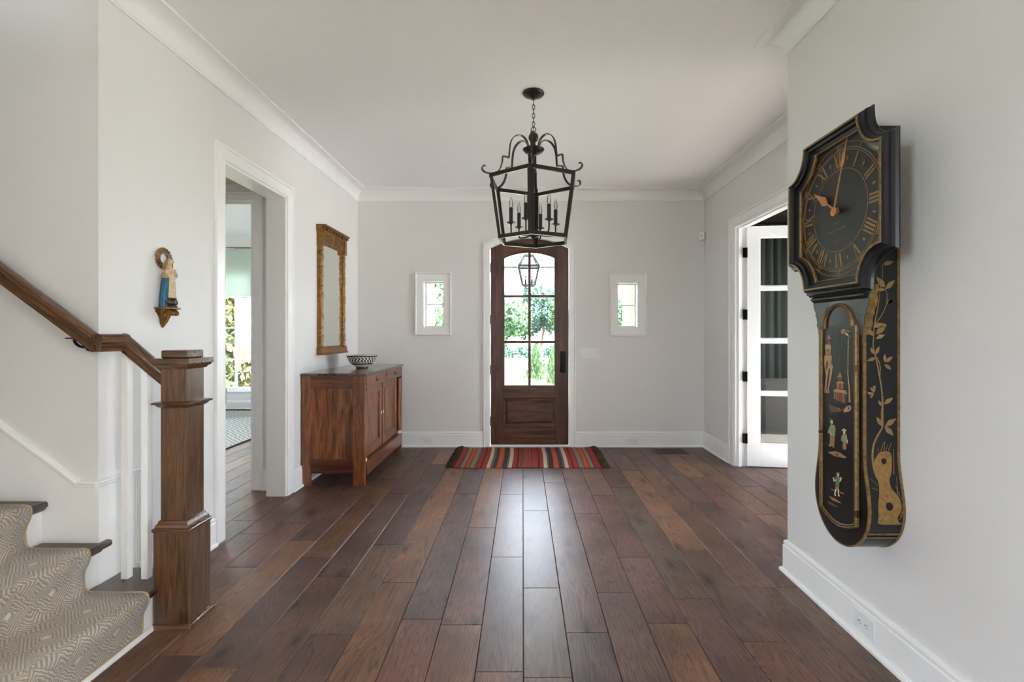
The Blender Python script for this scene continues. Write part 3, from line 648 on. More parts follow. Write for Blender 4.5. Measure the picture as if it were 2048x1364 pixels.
# newel
cxn, cyn = -1.597, 2.25
nw = thing('newel_post', (cxn, cyn, 0), 'square dark oak newel post with stepped cap at the foot of the stairs', 'newel post')
def sq(h, z0, z1, m=None): m = m or MB(); return m.box(cxn-h, cxn+h, cyn-h, cyn+h, z0, z1)
obj('shaft', sq(0.0595, 0.44, 1.20), M['oak'], nw, bev=0.0015)
obj('base', sq(0.079, 0.0, 0.445), M['oak'], nw, bev=0.0015)
sqp = [(cxn-1, cyn-1), (cxn+1, cyn-1), (cxn+1, cyn+1), (cxn-1, cyn+1)]
def ring(h, prof, name, mat='oak_x'):
    p = [(cxn+(x-cxn)*h, cyn+(y-cyn)*h) for x, y in sqp]; m = MB(); m.sweep(p, [(-a, z) for a, z in prof], XY, True); return obj(name, m, M[mat], nw, smooth=True)
ring(0.0585, [(0, 0.435), (0.022, 0.435), (0.026, 0.446), (0.022, 0.453), (0.018, 0.455), (0.016, 0.466), (0.01, 0.472), (0.006, 0.484), (0, 0.486)], 'base_moulding')
ring(0.078, [(0, 0.0), (0.014, 0.0), (0.013, 0.012), (0.007, 0.019), (0, 0.021)], 'shoe_moulding')
ring(0.0585, [(0, 0.998), (0.004, 1.0), (0.012, 1.006), (0.017, 1.013), (0.026, 1.017), (0.028, 1.022), (0.02, 1.027), (0, 1.03)], 'collar_moulding')
ring(0.0585, [(0, 1.176), (0.008, 1.178), (0.014, 1.188), (0.022, 1.193), (0.026, 1.202), (0, 1.202)], 'cap_moulding')
obj('cap_slab', sq(0.089, 1.202, 1.226), M['oak_x'], nw, bev=0.002)
obj('cap_block', sq(0.0595, 1.226, 1.263), M['oak_x'], nw, bev=0.006)
# balusters
for i, (xa, lab) in enumerate(((-1.876, 'square white baluster nearer the stair wall'), (-1.782, 'square white baluster next to the newel post'))):
    bl = thing('baluster', (xa+0.0155, 2.25, 0.191), lab, 'baluster', 'white square balusters on the first tread')
    zt = 1.236-(xa+1.860)*0.80
    obj('shaft', B(xa, xa+0.031, 2.2345, 2.2655, 0.1915, zt), M['trim'], bl, bev=0.001)
# handrail
hr = thing('handrail', (-2.2, 2.09, 1.0), 'brown oak handrail stepping down the stair wall to the newel post', 'handrail')
rp = [(-0.030, -0.012), (-0.022, -0.034), (-0.026, -0.038), (-0.026, -0.044), (0.026, -0.044), (0.026, -0.038), (0.022, -0.034), (0.030, -0.012), (0.031, 0.006), (0.026, 0.018), (0.012, 0.026), (-0.012, 0.026), (-0.026, 0.018), (-0.031, 0.006)]
def rail(pts, name):
    m = MB(); P = [Vector(p) for p in pts]; rows = []; n = len(P); k = len(rp)
    for i in range(n):
        def sd(a, b): d = P[b]-P[a]; d.z = 0; return d.normalized()
        d0 = sd(max(0, i-1), max(1, i)); d1 = sd(min(i, n-2), min(i+1, n-1)); s0 = Vector((d0.y, -d0.x, 0)); s1 = Vector((d1.y, -d1.x, 0)); ss = s0+s1; ss = ss/ss.length_squared*2
        for (a, h) in rp: rows.append(P[i]+ss*a+Vector((0, 0, h*1.14)))
    f = []
    for i in range(n-1):
        for q in range(k): r = (q+1) % k; f.append((i*k+q, i*k+r, (i+1)*k+r, (i+1)*k+q))
    f += [tuple(range(k)), tuple(range((n-1)*k, n*k))]; m.add(rows, f); o = obj(name, m, M['oak_x'], hr, smooth=True)
    d = P[-1]-P[0]; q = Vector((1, 0, 0)).rotation_difference(d.normalized()).to_matrix().to_4x4(); o.data.transform(q.inverted()); o.matrix_local = q; return o
zw = 1.309; ry = 2.12; xk = -1.887
rail([(-4.0, ry, zw+slope*(4.0+xk)), (xk, ry, zw)], 'wall_rail')
rail([(xk, ry, zw), (-1.868, 2.238, zw), (-1.866, 2.25, zw)], 'easing')
rail([(-1.872, 2.25, zw+0.002), (-1.66, 2.25, zw-0.176)], 'lower_rail')
for bx in (-1.985, -3.0):
    bz = zw+slope*(xk-bx)-0.062
    m = MB(); m.lathe([(0.022, 0), (0.022, -0.006), (0.012, -0.01)], (bx, SY, bz-0.04), 14, 'y'); m.tube(chaikin([(bx, SY-0.006, bz-0.04), (bx, SY-0.05, bz-0.042), (bx, ry, bz-0.02), (bx, ry, bz+0.004)], 2), 0.006, 8)
    m.box(bx-0.03, bx+0.03, ry-0.012, ry+0.012, bz-0.004, bz+0.002); obj('bracket', m, M['black'], hr, smooth=True)

# ---------------------------------------------------------------- chandelier
ccx, ccy = 0.0775, 3.37
ch = thing('lantern_chandelier', (ccx, ccy, CH), 'six-candle bronze open lantern chandelier hanging from the ceiling', 'chandelier')
def pol(r, a, z): return (ccx+r*math.cos(a), ccy+r*math.sin(a), z)
obj('canopy', MB().lathe([(0.074, 0), (0.076, -0.008), (0.070, -0.016), (0.060, -0.020), (0.030, -0.034), (0.012, -0.040), (0.008, -0.052)], (ccx, ccy, CH), 28), M['bronze'], ch, smooth=True)
z = CH-0.055; i = 0
while z > 2.80:
    a = 0 if i % 2 else PI/2
    m = MB(); m.tube([(ccx+0.009*math.cos(t)*math.cos(a), ccy+0.009*math.cos(t)*math.sin(a), z-0.016+0.019*math.sin(t)) for t in [2*PI*q/14 for q in range(14)]], 0.0026, 6, True)
    obj('chain_link', m, M['bronze'], ch, smooth=True); z -= 0.030; i += 1
m = MB(); m.tube([(ccx+0.017*math.cos(t), ccy, 2.775+0.017*math.sin(t)) for t in [2*PI*q/20 for q in range(20)]], 0.003, 6, True); obj('hanging_ring', m, M['bronze'], ch, smooth=True)
m = MB(); m.ball((ccx, ccy, 2.72), 0.036, 18, 12); m.lathe([(0.01, 2.69), (0.01, 2.62), (0.03, 2.625), (0.074, 2.638), (0.077, 2.634), (0.06, 2.615), (0.03, 2.603), (0.012, 2.596), (0.006, 2.58)], (ccx, ccy, 0), 28)
m.lathe([(0.007, 2.75), (0.007, 2.765)], (ccx, ccy, 0), 10); obj('finial', m, M['bronze'], ch, smooth=True)
obj('stem', MB().lathe([(0.006, 2.60), (0.006, 2.04)], (ccx, ccy, 0), 10), M['bronze'], ch, smooth=True)
rot = math.radians(-5)
A6 = [rot-PI/2+k*PI/3 for k in range(6)]
ZT, ZB, RT, RB = 2.41, 2.00, 0.33, 0.265
for (zz_, R, nm) in ((ZT, RT, 'upper_ring'), (ZB, RB, 'lower_ring')):
    hexp = [(R*math.cos(a), R*math.sin(a)) for a in A6]
    m = MB(); m.sweep(hexp, [(-0.004, -0.013), (0.010, -0.013), (0.010, 0.013), (-0.004, 0.013)], lambda u, v, h, q=zz_: (ccx+u, ccy+v, q+h), True); obj(nm, m, M['bronze'], ch, bev=0.001)
for a in A6:
    tg = (-math.sin(a), math.cos(a), 0); rd = (math.cos(a), math.sin(a), 0)
    m = MB()
    for s_ in (1, -1):       # angle-iron leg: two flat flanges
        d = (-math.cos(a+s_*PI/6.0)*0+s_*tg[0]*0.866-rd[0]*0.5, s_*tg[1]*0.866-rd[1]*0.5, 0)
        p0 = Vector(pol(RT, a, ZT+0.01)); p1 = Vector(pol(RB, a, ZB-0.01)); dv = Vector(d)
        m.bar([p0+dv*0.010, p1+dv*0.010], d, 0.021, 0.005)
    obj('leg', m, M['bronze'], ch)
    prof = chaikin([(0.034, 2.615), (0.040, 2.66), (0.062, 2.703), (0.10, 2.722), (0.150, 2.705), (0.180, 2.655), (0.187, 2.56)], 2) + [(0.188, 2.548), (0.206, 2.552), (0.232, 2.552)] + \
           chaikin([(0.236, 2.552), (0.238, 2.51), (0.255, 2.46), (0.29, 2.425), (0.345, 2.42), (0.375, 2.428), (0.388, 2.448), (0.38, 2.468), (0.362, 2.466)], 2)
    m = MB(); m.bar([pol(r, a, z_) for r, z_ in prof], tg, 0.019, 0.005); obj('scroll_arm', m, M['bronze'], ch)
hb = obj('candle_hub', MB().lathe([(0.008, 2.10), (0.012, 2.06), (0.03, 2.045), (0.045, 2.036), (0.045, 2.03), (0.02, 2.02), (0.006, 2.005), (0.008, 1.995), (0.002, 1.985)], (ccx, ccy, 0), 20), M['bronze'], ch, smooth=True)
for k in range(6):
    a = math.radians(10+60*k)
    m = MB(); m.tube([pol(r, a, z_) for r, z_ in chaikin([(0.02, 2.035), (0.07, 2.03), (0.12, 2.03), (0.158, 2.035), (0.16, 2.07), (0.16, 2.112)], 2)], 0.0055, 8)
    c = pol(0.16, a, 0); m.lathe([(0.006, 2.10), (0.012, 2.108), (0.028, 2.112), (0.030, 2.117), (0.014, 2.119)], c, 18)
    arm = obj('candle_arm', m, M['bronze'], ch, smooth=True)
    obj('candle_sleeve', MB().lathe([(0.0135, 2.119), (0.0135, 2.218), (0.009, 2.22)], c, 14), M['candle'], arm, smooth=True)
    obj('bulb', MB().lathe([(0.009, 2.22), (0.0125, 2.235), (0.013, 2.25), (0.009, 2.275), (0.004, 2.292), (0.001, 2.298)], c, 14), M['bulb'], arm, smooth=True)
    obj('filament', MB().lathe([(0.002, 2.22), (0.003, 2.24), (0.0018, 2.262)], c, 6), mat_plain('filament_glass', rgb(235, 225, 205), 0.3) if k == 0 else bpy.data.materials['filament_glass'], arm)

# ---------------------------------------------------------------- sideboard
sx0, sx1, sy0, sy1, STZ = LX+0.012, -1.385, 4.20, 5.50, 0.99
sb = thing('sideboard', ((sx0+sx1)/2, (sy0+sy1)/2, 0), 'antique walnut sideboard with two drawers and two panelled doors', 'sideboard')
tp = [(sx0, sy0-0.02), (sx1+0.0, sy0-0.02)] + [(sx1+0.012+0.02*math.sin(PI*i/12), sy0-0.02+(sy1-sy0+0.04)*i/12) for i in range(13)] + [(sx0, sy1+0.02)]
m = MB(); m.prism(tp, STZ-0.024, STZ, XY); obj('top', m, M['walnut_top'], sb, bev=0.005)
obj('back_panel', B(sx0, sx0+0.015, sy0+0.03, sy1-0.03, 0.12, 0.96), M['walnut_z'], sb)
fx = sx1-0.055        # face of the doors, set back behind the columns
for (ya, yb, s_) in ((sy0, sy0+0.035, 1), (sy1-0.035, sy1, -1)):
    obj('post', B(sx0, sx0+0.075, ya, yb, 0.0, 0.965), M['walnut_z'], sb, bev=0.003)
    obj('post', B(sx1-0.105, sx1-0.0, ya, yb, 0.0, 0.965), M['walnut_z'], sb, bev=0.003)
    e = 0.004*s_
    obj('end_rail', B(sx0+0.075, sx1-0.105, min(ya+e, yb+e) if s_ > 0 else ya, yb if s_ > 0 else yb+e, 0.855, 0.965), M['walnut_x'], sb)
    obj('end_rail', B(sx0+0.075, sx1-0.105, ya+e if s_ > 0 else ya, yb if s_ > 0 else yb+e, 0.11, 0.235), M['walnut_x'], sb)
    xm = (sx0+0.075+sx1-0.105)/2
    for a, b in ((sx0+0.075, xm-0.001), (xm+0.001, sx1-0.105)):
        obj('end_board', B(a, b, ya+0.012 if s_ > 0 else ya+0.005, yb-0.005 if s_ > 0 else yb-0.012, 0.235, 0.855), M['walnut_z'], sb, bev=0.0015)
    # column on the front corner
    cyc = sy0+0.042 if s_ > 0 else sy1-0.042
    cl = obj('column', MB().lathe([(0.027, 0.235), (0.026, 0.26), (0.022, 0.5), (0.021, 0.83)], (sx1-0.024, cyc, 0), 18), M['walnut_z'], sb, smooth=True)
    obj('capital', MB().lathe([(0.023, 0.83), (0.028, 0.836), (0.028, 0.85), (0.024, 0.855), (0.024, 0.862)], (sx1-0.024, cyc, 0), 18), M['black'], cl, smooth=True)
    obj('column_base', MB().lathe([(0.028, 0.205), (0.03, 0.215), (0.03, 0.23), (0.027, 0.236)], (sx1-0.024, cyc, 0), 18), M['bone'], cl, smooth=True)
obj('carcase', B(sx0+0.02, fx-0.03, sy0+0.036, sy1-0.036, 0.13, 0.955), M['walnut_y'], sb)
obj('base_rail', B(fx-0.03, sx1+0.01, sy0+0.036, sy1-0.036, 0.085, 0.205), M['walnut_y'], sb, bev=0.004)
obj('frieze_rail', B(fx-0.03, sx1-0.004, sy0+0.036, sy1-0.036, 0.852, 0.868), M['walnut_y'], sb)
ym = (sy0+sy1)/2
for a, b in ((sy0+0.004, ym-0.008), (ym+0.008, sy1-0.004)):
    dr = obj('drawer', B(fx-0.03, sx1+0.006, max(a, sy0+0.036), min(b, sy1-0.036), 0.868, 0.962), M['walnut_y'], sb, bev=0.003)
    yc = (a+b)/2
    m = MB(); m.lathe([(0.024, 0), (0.022, 0.003), (0.012, 0.005)], (sx1+0.006, yc, 0.915), 18, 'x'); m.tube([(sx1+0.012+0.006*math.sin(t/2), yc+0.02*math.cos(t), 0.912-0.018*abs(math.sin(t))) for t in [PI+PI*q/12 for q in range(13)]], 0.0028, 6)
    for dy_ in (-0.02, 0.02): m.ball((sx1+0.011, yc+dy_, 0.913), 0.005, 8, 6)
    obj('drawer_pull', m, M['brass'], dr, smooth=True)
obj('centre_stile', B(fx-0.03, fx+0.004, ym-0.012, ym+0.012, 0.205, 0.852), M['walnut_z'], sb)
for a, b, s_ in ((sy0+0.075, ym-0.014, 1), (ym+0.014, sy1-0.075, -1)):
    dm = MB(); 
    dd = obj('door', MB().prism(rect(a, b, 0.21, 0.848), 0, 0.022, lambda u, v, h: (fx-0.004+h, u, v), holes=[rect(a+0.06, b-0.06, 0.29, 0.785)]), M['walnut_z'], sb, bev=0.002)
    m = MB(); m.sweep([(a+0.06, 0.29), (b-0.06, 0.29), (b-0.06, 0.785), (a+0.06, 0.785)], [(0, 0.022), (0.006, 0.024), (0.014, 0.014), (0.014, 0.006), (0, 0.006)], lambda u, v, h: (fx-0.004+h, u, v), True); obj('panel_moulding', m, M['walnut_y'], dd)
    yc = (a+b)/2
    for q0, q1 in ((a+0.062, yc-0.001), (yc+0.001, b-0.062)): obj('panel_board', B(fx-0.002, fx+0.006, q0, q1, 0.292, 0.783), M['walnut_z'], dd, bev=0.001)
    ye = b-0.02 if s_ > 0 else a+0.02
    obj('escutcheon', MB().lathe([(0.018, 0), (0.017, 0.004), (0.006, 0.006)], (fx+0.018, ye, 0.545), 14, 'x'), M['bone'], dd, smooth=True)
obj('hinge_pin', B(fx+0.016, fx+0.03, sy0+0.075, sy0+0.085, 0.80, 0.83), M['black'], sb)
# bowl
bx, by = -1.627, 4.85
m_, nt, bs = newmat('patterned_glaze')
tc = nd(nt, 'ShaderNodeTexCoord'); sp = nd(nt, 'ShaderNodeSeparateXYZ'); nt.links.new(tc.outputs['Object'], sp.inputs[0])
def mm(op, a, b=None):
    n = nd(nt, 'ShaderNodeMath', operation=op)
    for i, x in enumerate((a, b)):
        if x is None: continue
        if isinstance(x, (int, float)): n.inputs[i].default_value = x
        else: nt.links.new(x, n.inputs[i])
    return n.outputs[0]
th = mm('ARCTAN2', sp.outputs[1], sp.outputs[0]); zt_ = sp.outputs[2]
tri = mm('ABSOLUTE', mm('SUBTRACT', mm('FRACT', mm('MULTIPLY', zt_, 26)), 0.5))
leaf = mm('SINE', mm('ADD', mm('MULTIPLY', th, 26), mm('MULTIPLY', tri, 9.0)))
inb = mm('MULTIPLY', mm('GREATER_THAN', zt_, 0.055), mm('LESS_THAN', zt_, 0.112))
pat = mm('MULTIPLY', mm('GREATER_THAN', leaf, 0.1), inb)
band = mm('ADD', mm('MULTIPLY', mm('GREATER_THAN', zt_, 0.116), mm('LESS_THAN', zt_, 0.128)), mm('MULTIPLY', mm('GREATER_THAN', zt_, 0.040), mm('LESS_THAN', zt_, 0.052)))
band = mm('ADD', band, mm('LESS_THAN', zt_, 0.014))
fac = mm('MINIMUM', mm('ADD', pat, band), 1.0)
mx = nd(nt, 'ShaderNodeMix', data_type='RGBA'); nt.links.new(fac, mx.inputs[0]); mx.inputs[6].default_value = rgb(220, 214, 200); mx.inputs[7].default_value = rgb(28, 24, 24)
nt.links.new(mx.outputs[2], bs.inputs['Base Color']); bs.inputs['Roughness'].default_value = 0.15
M['bowl'] = m_
m = MB(); m.lathe([(0.050, 0), (0.060, 0.001), (0.058, 0.014), (0.066, 0.020), (0.098, 0.040), (0.122, 0.066), (0.142, 0.105), (0.154, 0.133), (0.151, 0.135), (0.138, 0.107), (0.117, 0.07), (0.09, 0.046), (0.05, 0.03), (0.02, 0.026)], (bx, by, STZ), 40)
tag(obj('ceramic_bowl', m, M['bowl'], smooth=True), 'black and white leaf patterned ceramic bowl on the sideboard', 'bowl')

# ---------------------------------------------------------------- mirror
my0, my1, mz0, mz1 = 4.53, 5.15, 1.135, 2.375
mi = thing('pier_mirror', (LX, (my0+my1)/2, mz0), 'tall gilded pier mirror with ball cornice above the sideboard', 'mirror')
obj('backboard', MB().prism(rect(my0+0.008, my1-0.008, mz0+0.03, mz1-0.02), 0.001, 0.03, YZ(LX), holes=[rect(my0+0.052, my1-0.052, 1.215, 2.20)]), M['gild'], mi, bev=0.002)
obj('mirror_glass', MB().prism(rect(my0+0.045, my1-0.045, 1.20, 2.215), 0.004, 0.02, YZ(LX)), M['mirror'], mi)
for yc in (my0+0.027, my1-0.027):
    def wob(a, h): return 1+0.09*math.sin(a*3+h*110) if any(abs(h-q) < 0.035 for q in (1.30, 1.50, 1.70, 1.90, 2.06)) else 1.0
    prof = [(0.019, mz0+0.06)] + [(0.0195 if not any(abs(z_-q) < 0.035 for q in (1.30, 1.50, 1.70, 1.90, 2.06)) else 0.0235, z_) for z_ in [mz0+0.07+0.0125*i for i in range(82)]] + [(0.019, mz0+0.07+0.0125*82)]
    c = obj('column', MB().lathe(prof, (LX+0.030, yc, 0), 18, 'z', wob), M['gild'], mi, smooth=True)
    for zz_ in (1.225, 1.40, 1.60, 1.80, 1.985, 2.14): obj('ring', MB().lathe([(0.02, zz_-0.006), (0.026, zz_-0.003), (0.026, zz_+0.003), (0.02, zz_+0.006)], (LX+0.030, yc, 0), 18), M['gild'], c, smooth=True)
    obj('plinth', B(LX+0.001, LX+0.060, yc-0.028, yc+0.028, mz0+0.012, mz0+0.075), M['gild'], mi, bev=0.004)
    obj('capital_block', B(LX+0.001, LX+0.062, yc-0.028, yc+0.028, 2.175, 2.325), M['gild'], mi, bev=0.004)
obj('bottom_rail', MB().prism([(0, mz0), (0.075, mz0), (0.075, mz0+0.014), (0.06, mz0+0.02), (0.06, mz0+0.05), (0.045, mz0+0.064), (0.03, mz0+0.07), (0, mz0+0.07)], my0-0.004, my1+0.004, lambda u, v, h: (LX+u+0.001, h, v)), M['gild'], mi, bev=0.002)
obj('cornice', MB().prism([(0, 2.315), (0.05, 2.315), (0.055, 2.33), (0.06, 2.355), (0.085, 2.36), (0.092, 2.375), (0, 2.375)], my0-0.012, my1+0.012, lambda u, v, h: (LX+u+0.001, h, v)), M['gild'], mi, bev=0.002)
for i in range(9): obj('cornice_ball', MB().ball((LX+0.072, my0+0.02+(my1-my0-0.04)*i/8, 2.342), 0.0135, 10, 7), M['gild'], mi, smooth=True)
fz = obj('frieze_panel', B(LX+0.001, LX+0.045, my0+0.056, my1-0.056, 2.21, 2.318), M['gild'], mi)
m = MB(); rnd = random.Random(3)
for i in range(90): m.ball((LX+0.046, rnd.uniform(my0+0.07, my1-0.07), rnd.uniform(2.225, 2.305)), (0.005, rnd.uniform(0.006, 0.014), rnd.uniform(0.006, 0.014)), 6, 4)
c = obj('frieze_carving', m, M['gild'], fz, smooth=True)
obj('inner_bead', MB().sweep([(my0+0.052, 1.205), (my1-0.052, 1.205), (my1-0.052, 2.212), (my0+0.052, 2.212)], [(0, 0.02), (0, 0.032), (0.006, 0.032), (0.008, 0.02)], YZ(LX), True), M['gild'], mi)

# ---------------------------------------------------------------- wall bracket and figurine
wy, wz = 2.59, 1.480
wbk = thing('wall_bracket', (LX, wy, 1.372), 'small carved gilt wall shelf under the robed figurine', 'shelf')
hs = [(LX+0.001, wy-0.062)] + [(LX+0.001+0.088*math.sin(PI*i/14)**0.8, wy-0.062*math.cos(PI*i/14)) for i in range(1, 14)] + [(LX+0.001, wy+0.062)]
obj('shelf', MB().prism(hs, wz-0.009, wz, XY), M['gild'], wbk, bev=0.002)
m = MB()
lev = [(wz-0.010, 0.058, 0.052), (wz-0.022, 0.046, 0.046), (wz-0.036, 0.036, 0.034), (wz-0.05, 0.034, 0.032), (wz-0.066, 0.027, 0.024), (wz-0.082, 0.019, 0.02), (wz-0.098, 0.010, 0.010), (wz-0.109, 0.003, 0.004)]
rows = []; NQ = 20
for li, (z_, ex, ey) in enumerate(lev):
    for q in range(NQ):
        a = -PI/2+PI*q/(NQ-1); w = 1+0.16*math.cos(a*9+li*1.3)
        rows.append((LX+0.001+ex*max(0, math.cos(a))*w, wy+ey*math.sin(a)*w, z_))
f = []
for i in range(len(lev)-1):
    for q in range(NQ-1): f.append((i*NQ+q, i*NQ+q+1, (i+1)*NQ+q+1, (i+1)*NQ+q))
    f.append((i*NQ, (i+1)*NQ, (i+1)*NQ+NQ-1, i*NQ+NQ-1))
f += [tuple(range(NQ)), tuple(range((len(lev)-1)*NQ, len(lev)*NQ))]
m.add(rows, f); obj('carved_corbel', m, M['gild'], wbk, smooth=True)
m = MB()
for s_ in (-1, 1):
    for t in (0.35, 0.75):
        p = [(LX+0.03+0.02*t, wy+s_*0.03*t, wz-0.012), (LX+0.062, wy+s_*0.035*t, wz-0.02), (LX+0.072, wy+s_*0.03*t, wz-0.034), (LX+0.063, wy+s_*0.025*t, wz-0.042), (LX+0.056, wy+s_*0.025*t, wz-0.034)]
        m.tube(chaikin(p, 2), 0.0055, 7)
obj('scroll_leaf', m, M['gild'], wbk, smooth=True)
fg = thing('figurine', (LX+0.04, wy, wz), 'painted figurine in blue cloak with ribbed round halo on a gilt shelf', 'figurine')
M['cloak'] = mat_plain('blue_cloak_paint', rgb(28, 92, 118), 0.4, 0, 0.35, 60, 0.1)
M['cream'] = mat_plain('cream_robe_paint', rgb(205, 182, 148), 0.5, 0, 0.2, 70, 0.1)
M['shawl'] = mat_plain('gilt_cream_paint', rgb(182, 150, 108), 0.45, 0.2, 0.3, 70, 0.1)
M['pewter'] = mat_plain('aged_silver_paint', rgb(88, 78, 70), 0.35, 0.7, 0.4, 90, 0.4)
def loft(levels, n=28, a0=0, a1=2*PI, fold=0, famp=0.0):
    m = MB(); rows = []; full = abs(a1-a0-2*PI) < 1e-6; nn = n if full else n+1
    for li, (cx_, cy_, cz_, rx_, ry_) in enumerate(levels):
        for q in range(nn):
            a = a0+(a1-a0)*q/n; w = 1+famp*math.cos(fold*a)
            rows.append((cx_+rx_*math.cos(a)*w, cy_+ry_*math.sin(a)*w, cz_))
    f = []
    for i in range(len(levels)-1):
        for q in range(nn if full else nn-1): r = (q+1) % nn; f.append((i*nn+q, i*nn+r, (i+1)*nn+r, (i+1)*nn+q))
    f += [tuple(range(nn)), tuple(range((len(levels)-1)*nn, len(levels)*nn))]
    return m.add(rows, f)
bxx = LX+0.034
obj('robe', loft([(bxx+0.008, wy, wz+0.05, 0.026, 0.026), (bxx+0.009, wy, wz+0.09, 0.025, 0.025), (bxx+0.008, wy, wz+0.15, 0.022, 0.024), (bxx+0.007, wy, wz+0.195, 0.019, 0.024), (bxx+0.006, wy, wz+0.215, 0.012, 0.016), (bxx+0.006, wy, wz+0.23, 0.006, 0.006)], 28, 0, 2*PI, 9, 0.05), M['cream'], fg, smooth=True)
obj('cloak', loft([(bxx-0.004, wy, wz+0.001, 0.031, 0.044), (bxx-0.004, wy, wz+0.06, 0.031, 0.040), (bxx-0.002, wy, wz+0.12, 0.029, 0.034), (bxx, wy, wz+0.17, 0.025, 0.029), (bxx+0.002, wy, wz+0.2, 0.018, 0.023)], 36, math.radians(42), math.radians(318), 14, 0.05), M['cloak'], fg, smooth=True)
obj('shawl', loft([(bxx, wy, wz+0.158, 0.029, 0.034), (bxx+0.001, wy, wz+0.185, 0.024, 0.029), (bxx+0.003, wy, wz+0.21, 0.017, 0.021), (bxx+0.005, wy, wz+0.232, 0.0155, 0.0165), (bxx+0.008, wy, wz+0.255, 0.0165, 0.0165), (bxx+0.009, wy, wz+0.268, 0.009, 0.009)], 30, math.radians(48), math.radians(312), 10, 0.03), M['shawl'], fg, smooth=True)
hd = MB(); hd.ball((bxx+0.013, wy, wz+0.247), (0.0135, 0.012, 0.016), 14, 10); hd.ball((bxx+0.027, wy, wz+0.245), (0.0035, 0.0025, 0.005), 8, 6)
hd.ball((bxx+0.0225, wy, wz+0.236), (0.004, 0.005, 0.002), 8, 6); hd.lathe([(0.007, 0), (0.007, 0.02)], (bxx+0.008, wy, wz+0.218), 10)
obj('head', hd, M['cream'], fg, smooth=True)
for s_ in (-1, 1):
    m = MB(); m.tube([(bxx+0.004, wy+s_*0.024, wz+0.195), (bxx+0.022, wy+s_*0.024, wz+0.17), (bxx+0.034, wy+s_*0.008, wz+0.185)], [0.010, 0.010, 0.007], 10); obj('sleeve', m, M['cream'], fg, smooth=True)
m = MB()
for s_ in (-1, 1):
    m.ball((bxx+0.036, wy+s_*0.003, wz+0.193), (0.004, 0.0035, 0.008), 8, 6)
    for q in range(4): m.tube([(bxx+0.034+q*0.0018, wy+s_*0.003, wz+0.196), (bxx+0.0345+q*0.0018, wy+s_*0.0015, wz+0.207-0.001*abs(q-1.5))], 0.0011, 5)
obj('hands', m, M['cream'], fg, smooth=True)
m = MB()
for s_ in (-1, 0, 1): m.ball((bxx+0.022-0.006*abs(s_), wy+s_*0.024, wz+0.028), (0.016, 0.015, 0.016), 12, 8)
m.lathe([(0.034, 0.001), (0.036, 0.008), (0.028, 0.012)], (bxx+0.006, wy, wz), 24, 'z'); m.lathe([(0.026, 0.040), (0.030, 0.046), (0.027, 0.052)], (bxx+0.010, wy, wz), 20)
obj('carved_base', m, M['pewter'], fg, smooth=True)
hz = 1.745; hxx = LX+0.006
halo = obj('halo', MB().sweep([(wy+0.034*math.cos(t), hz+0.034*math.sin(t)) for t in [2*PI*q/36 for q in range(36)]], [(-0.006, 0), (-0.006, 0.005), (0.002, 0.007), (0.006, 0.006), (0.006, 0)], YZ(hxx), True), M['pewter'], fg, smooth=True)
m = MB()
for q in range(40):
    a = 2*PI*q/40; r1 = 0.061 if q % 2 else 0.057
    m.tube([(hxx+0.004, wy+0.038*math.cos(a), hz+0.038*math.sin(a)), (hxx+0.003, wy+r1*math.cos(a), hz+r1*math.sin(a))], [0.0028, 0.0036], 5)
obj('halo_rays', m, M['gild'], halo, smooth=True)

# ---------------------------------------------------------------- clock
KY, KZ = 2.03, 1.861
ck = thing('tavern_clock', (NX, KY, 0.45), 'tall black and gold lacquered tavern wall clock with painted trunk', 'clock')
def fmK(u, v, w): return (NX-w, KY-u, v)
def frame_path(hw, hh, cu, cv, n=10):
    pts = []
    for (sx_, sy_, a0) in ((1, -1, 180), (1, 1, 270), (-1, 1, 0), (-1, -1, 90)):
        cx_, cy_ = sx_*hw, KZ+sy_*hh
        for i in range(n+1):
            a = math.radians(a0-90*i/n); pts.append((cx_+cu*math.cos(a), cy_+cv*math.sin(a)))
    return pts
fpath = frame_path(0.298, 0.325, 0.122, 0.135)
fprof = [(-0.030, 0.146), (-0.030, 0.150), (-0.023, 0.158), (-0.020, 0.170), (-0.011, 0.173), (-0.008, 0.187), (-0.003, 0.190), (0.0, 0.195), (0.006, 0.195), (0.010, 0.186), (0.020, 0.182), (0.022, 0.168), (0.034, 0.162), (0.037, 0.148), (0.044, 0.140), (0.044, 0.134)]
obj('dial_frame', MB().sweep(fpath, fprof, fmK, True), M['ebony'], ck)
obj('frame_gilding', MB().sweep(fpath, [(-0.0015, 0.1935), (-0.001, 0.1965), (0.006, 0.1965), (0.0065, 0.1935)], fmK, True), M['gold'], ck)
obj('inner_gilding', MB().sweep(fpath, [(0.034, 0.158), (0.035, 0.1625), (0.040, 0.158), (0.040, 0.15)], fmK, True), M['gold'], ck)
obj('cornice_moulding', MB().prism([(0, 0.105), (0, 0.15), (-0.012, 0.165), (-0.018, 0.165), (-0.026, 0.155), (-0.03, 0.148), (-0.03, 0.105)], -0.17, 0.17, lambda u, v, h: (NX-v, KY-h, 1.508+u)), M['ebony'], ck)
M['dial'] = mat_plain('crackled_black_dial', rgb(30, 28, 26), 0.38, 0, 0.35, 40, 0.0)
nt = M['dial'].node_tree; bs = nt.nodes['Principled BSDF']; tc = nd(nt, 'ShaderNodeTexCoord'); vo = nd(nt, 'ShaderNodeTexVoronoi', feature='DISTANCE_TO_EDGE'); setin(vo, Scale=220.0)
nt.links.new(tc.outputs['Object'], vo.inputs['Vector']); bump(nt, bs, vo.outputs['Distance'], 0.5, 0.003)
dial = obj('dial', MB().prism(frame_path(0.288, 0.315, 0.13, 0.143), 0.134, 0.148, fmK), M['dial'], ck)
DW = 0.1485
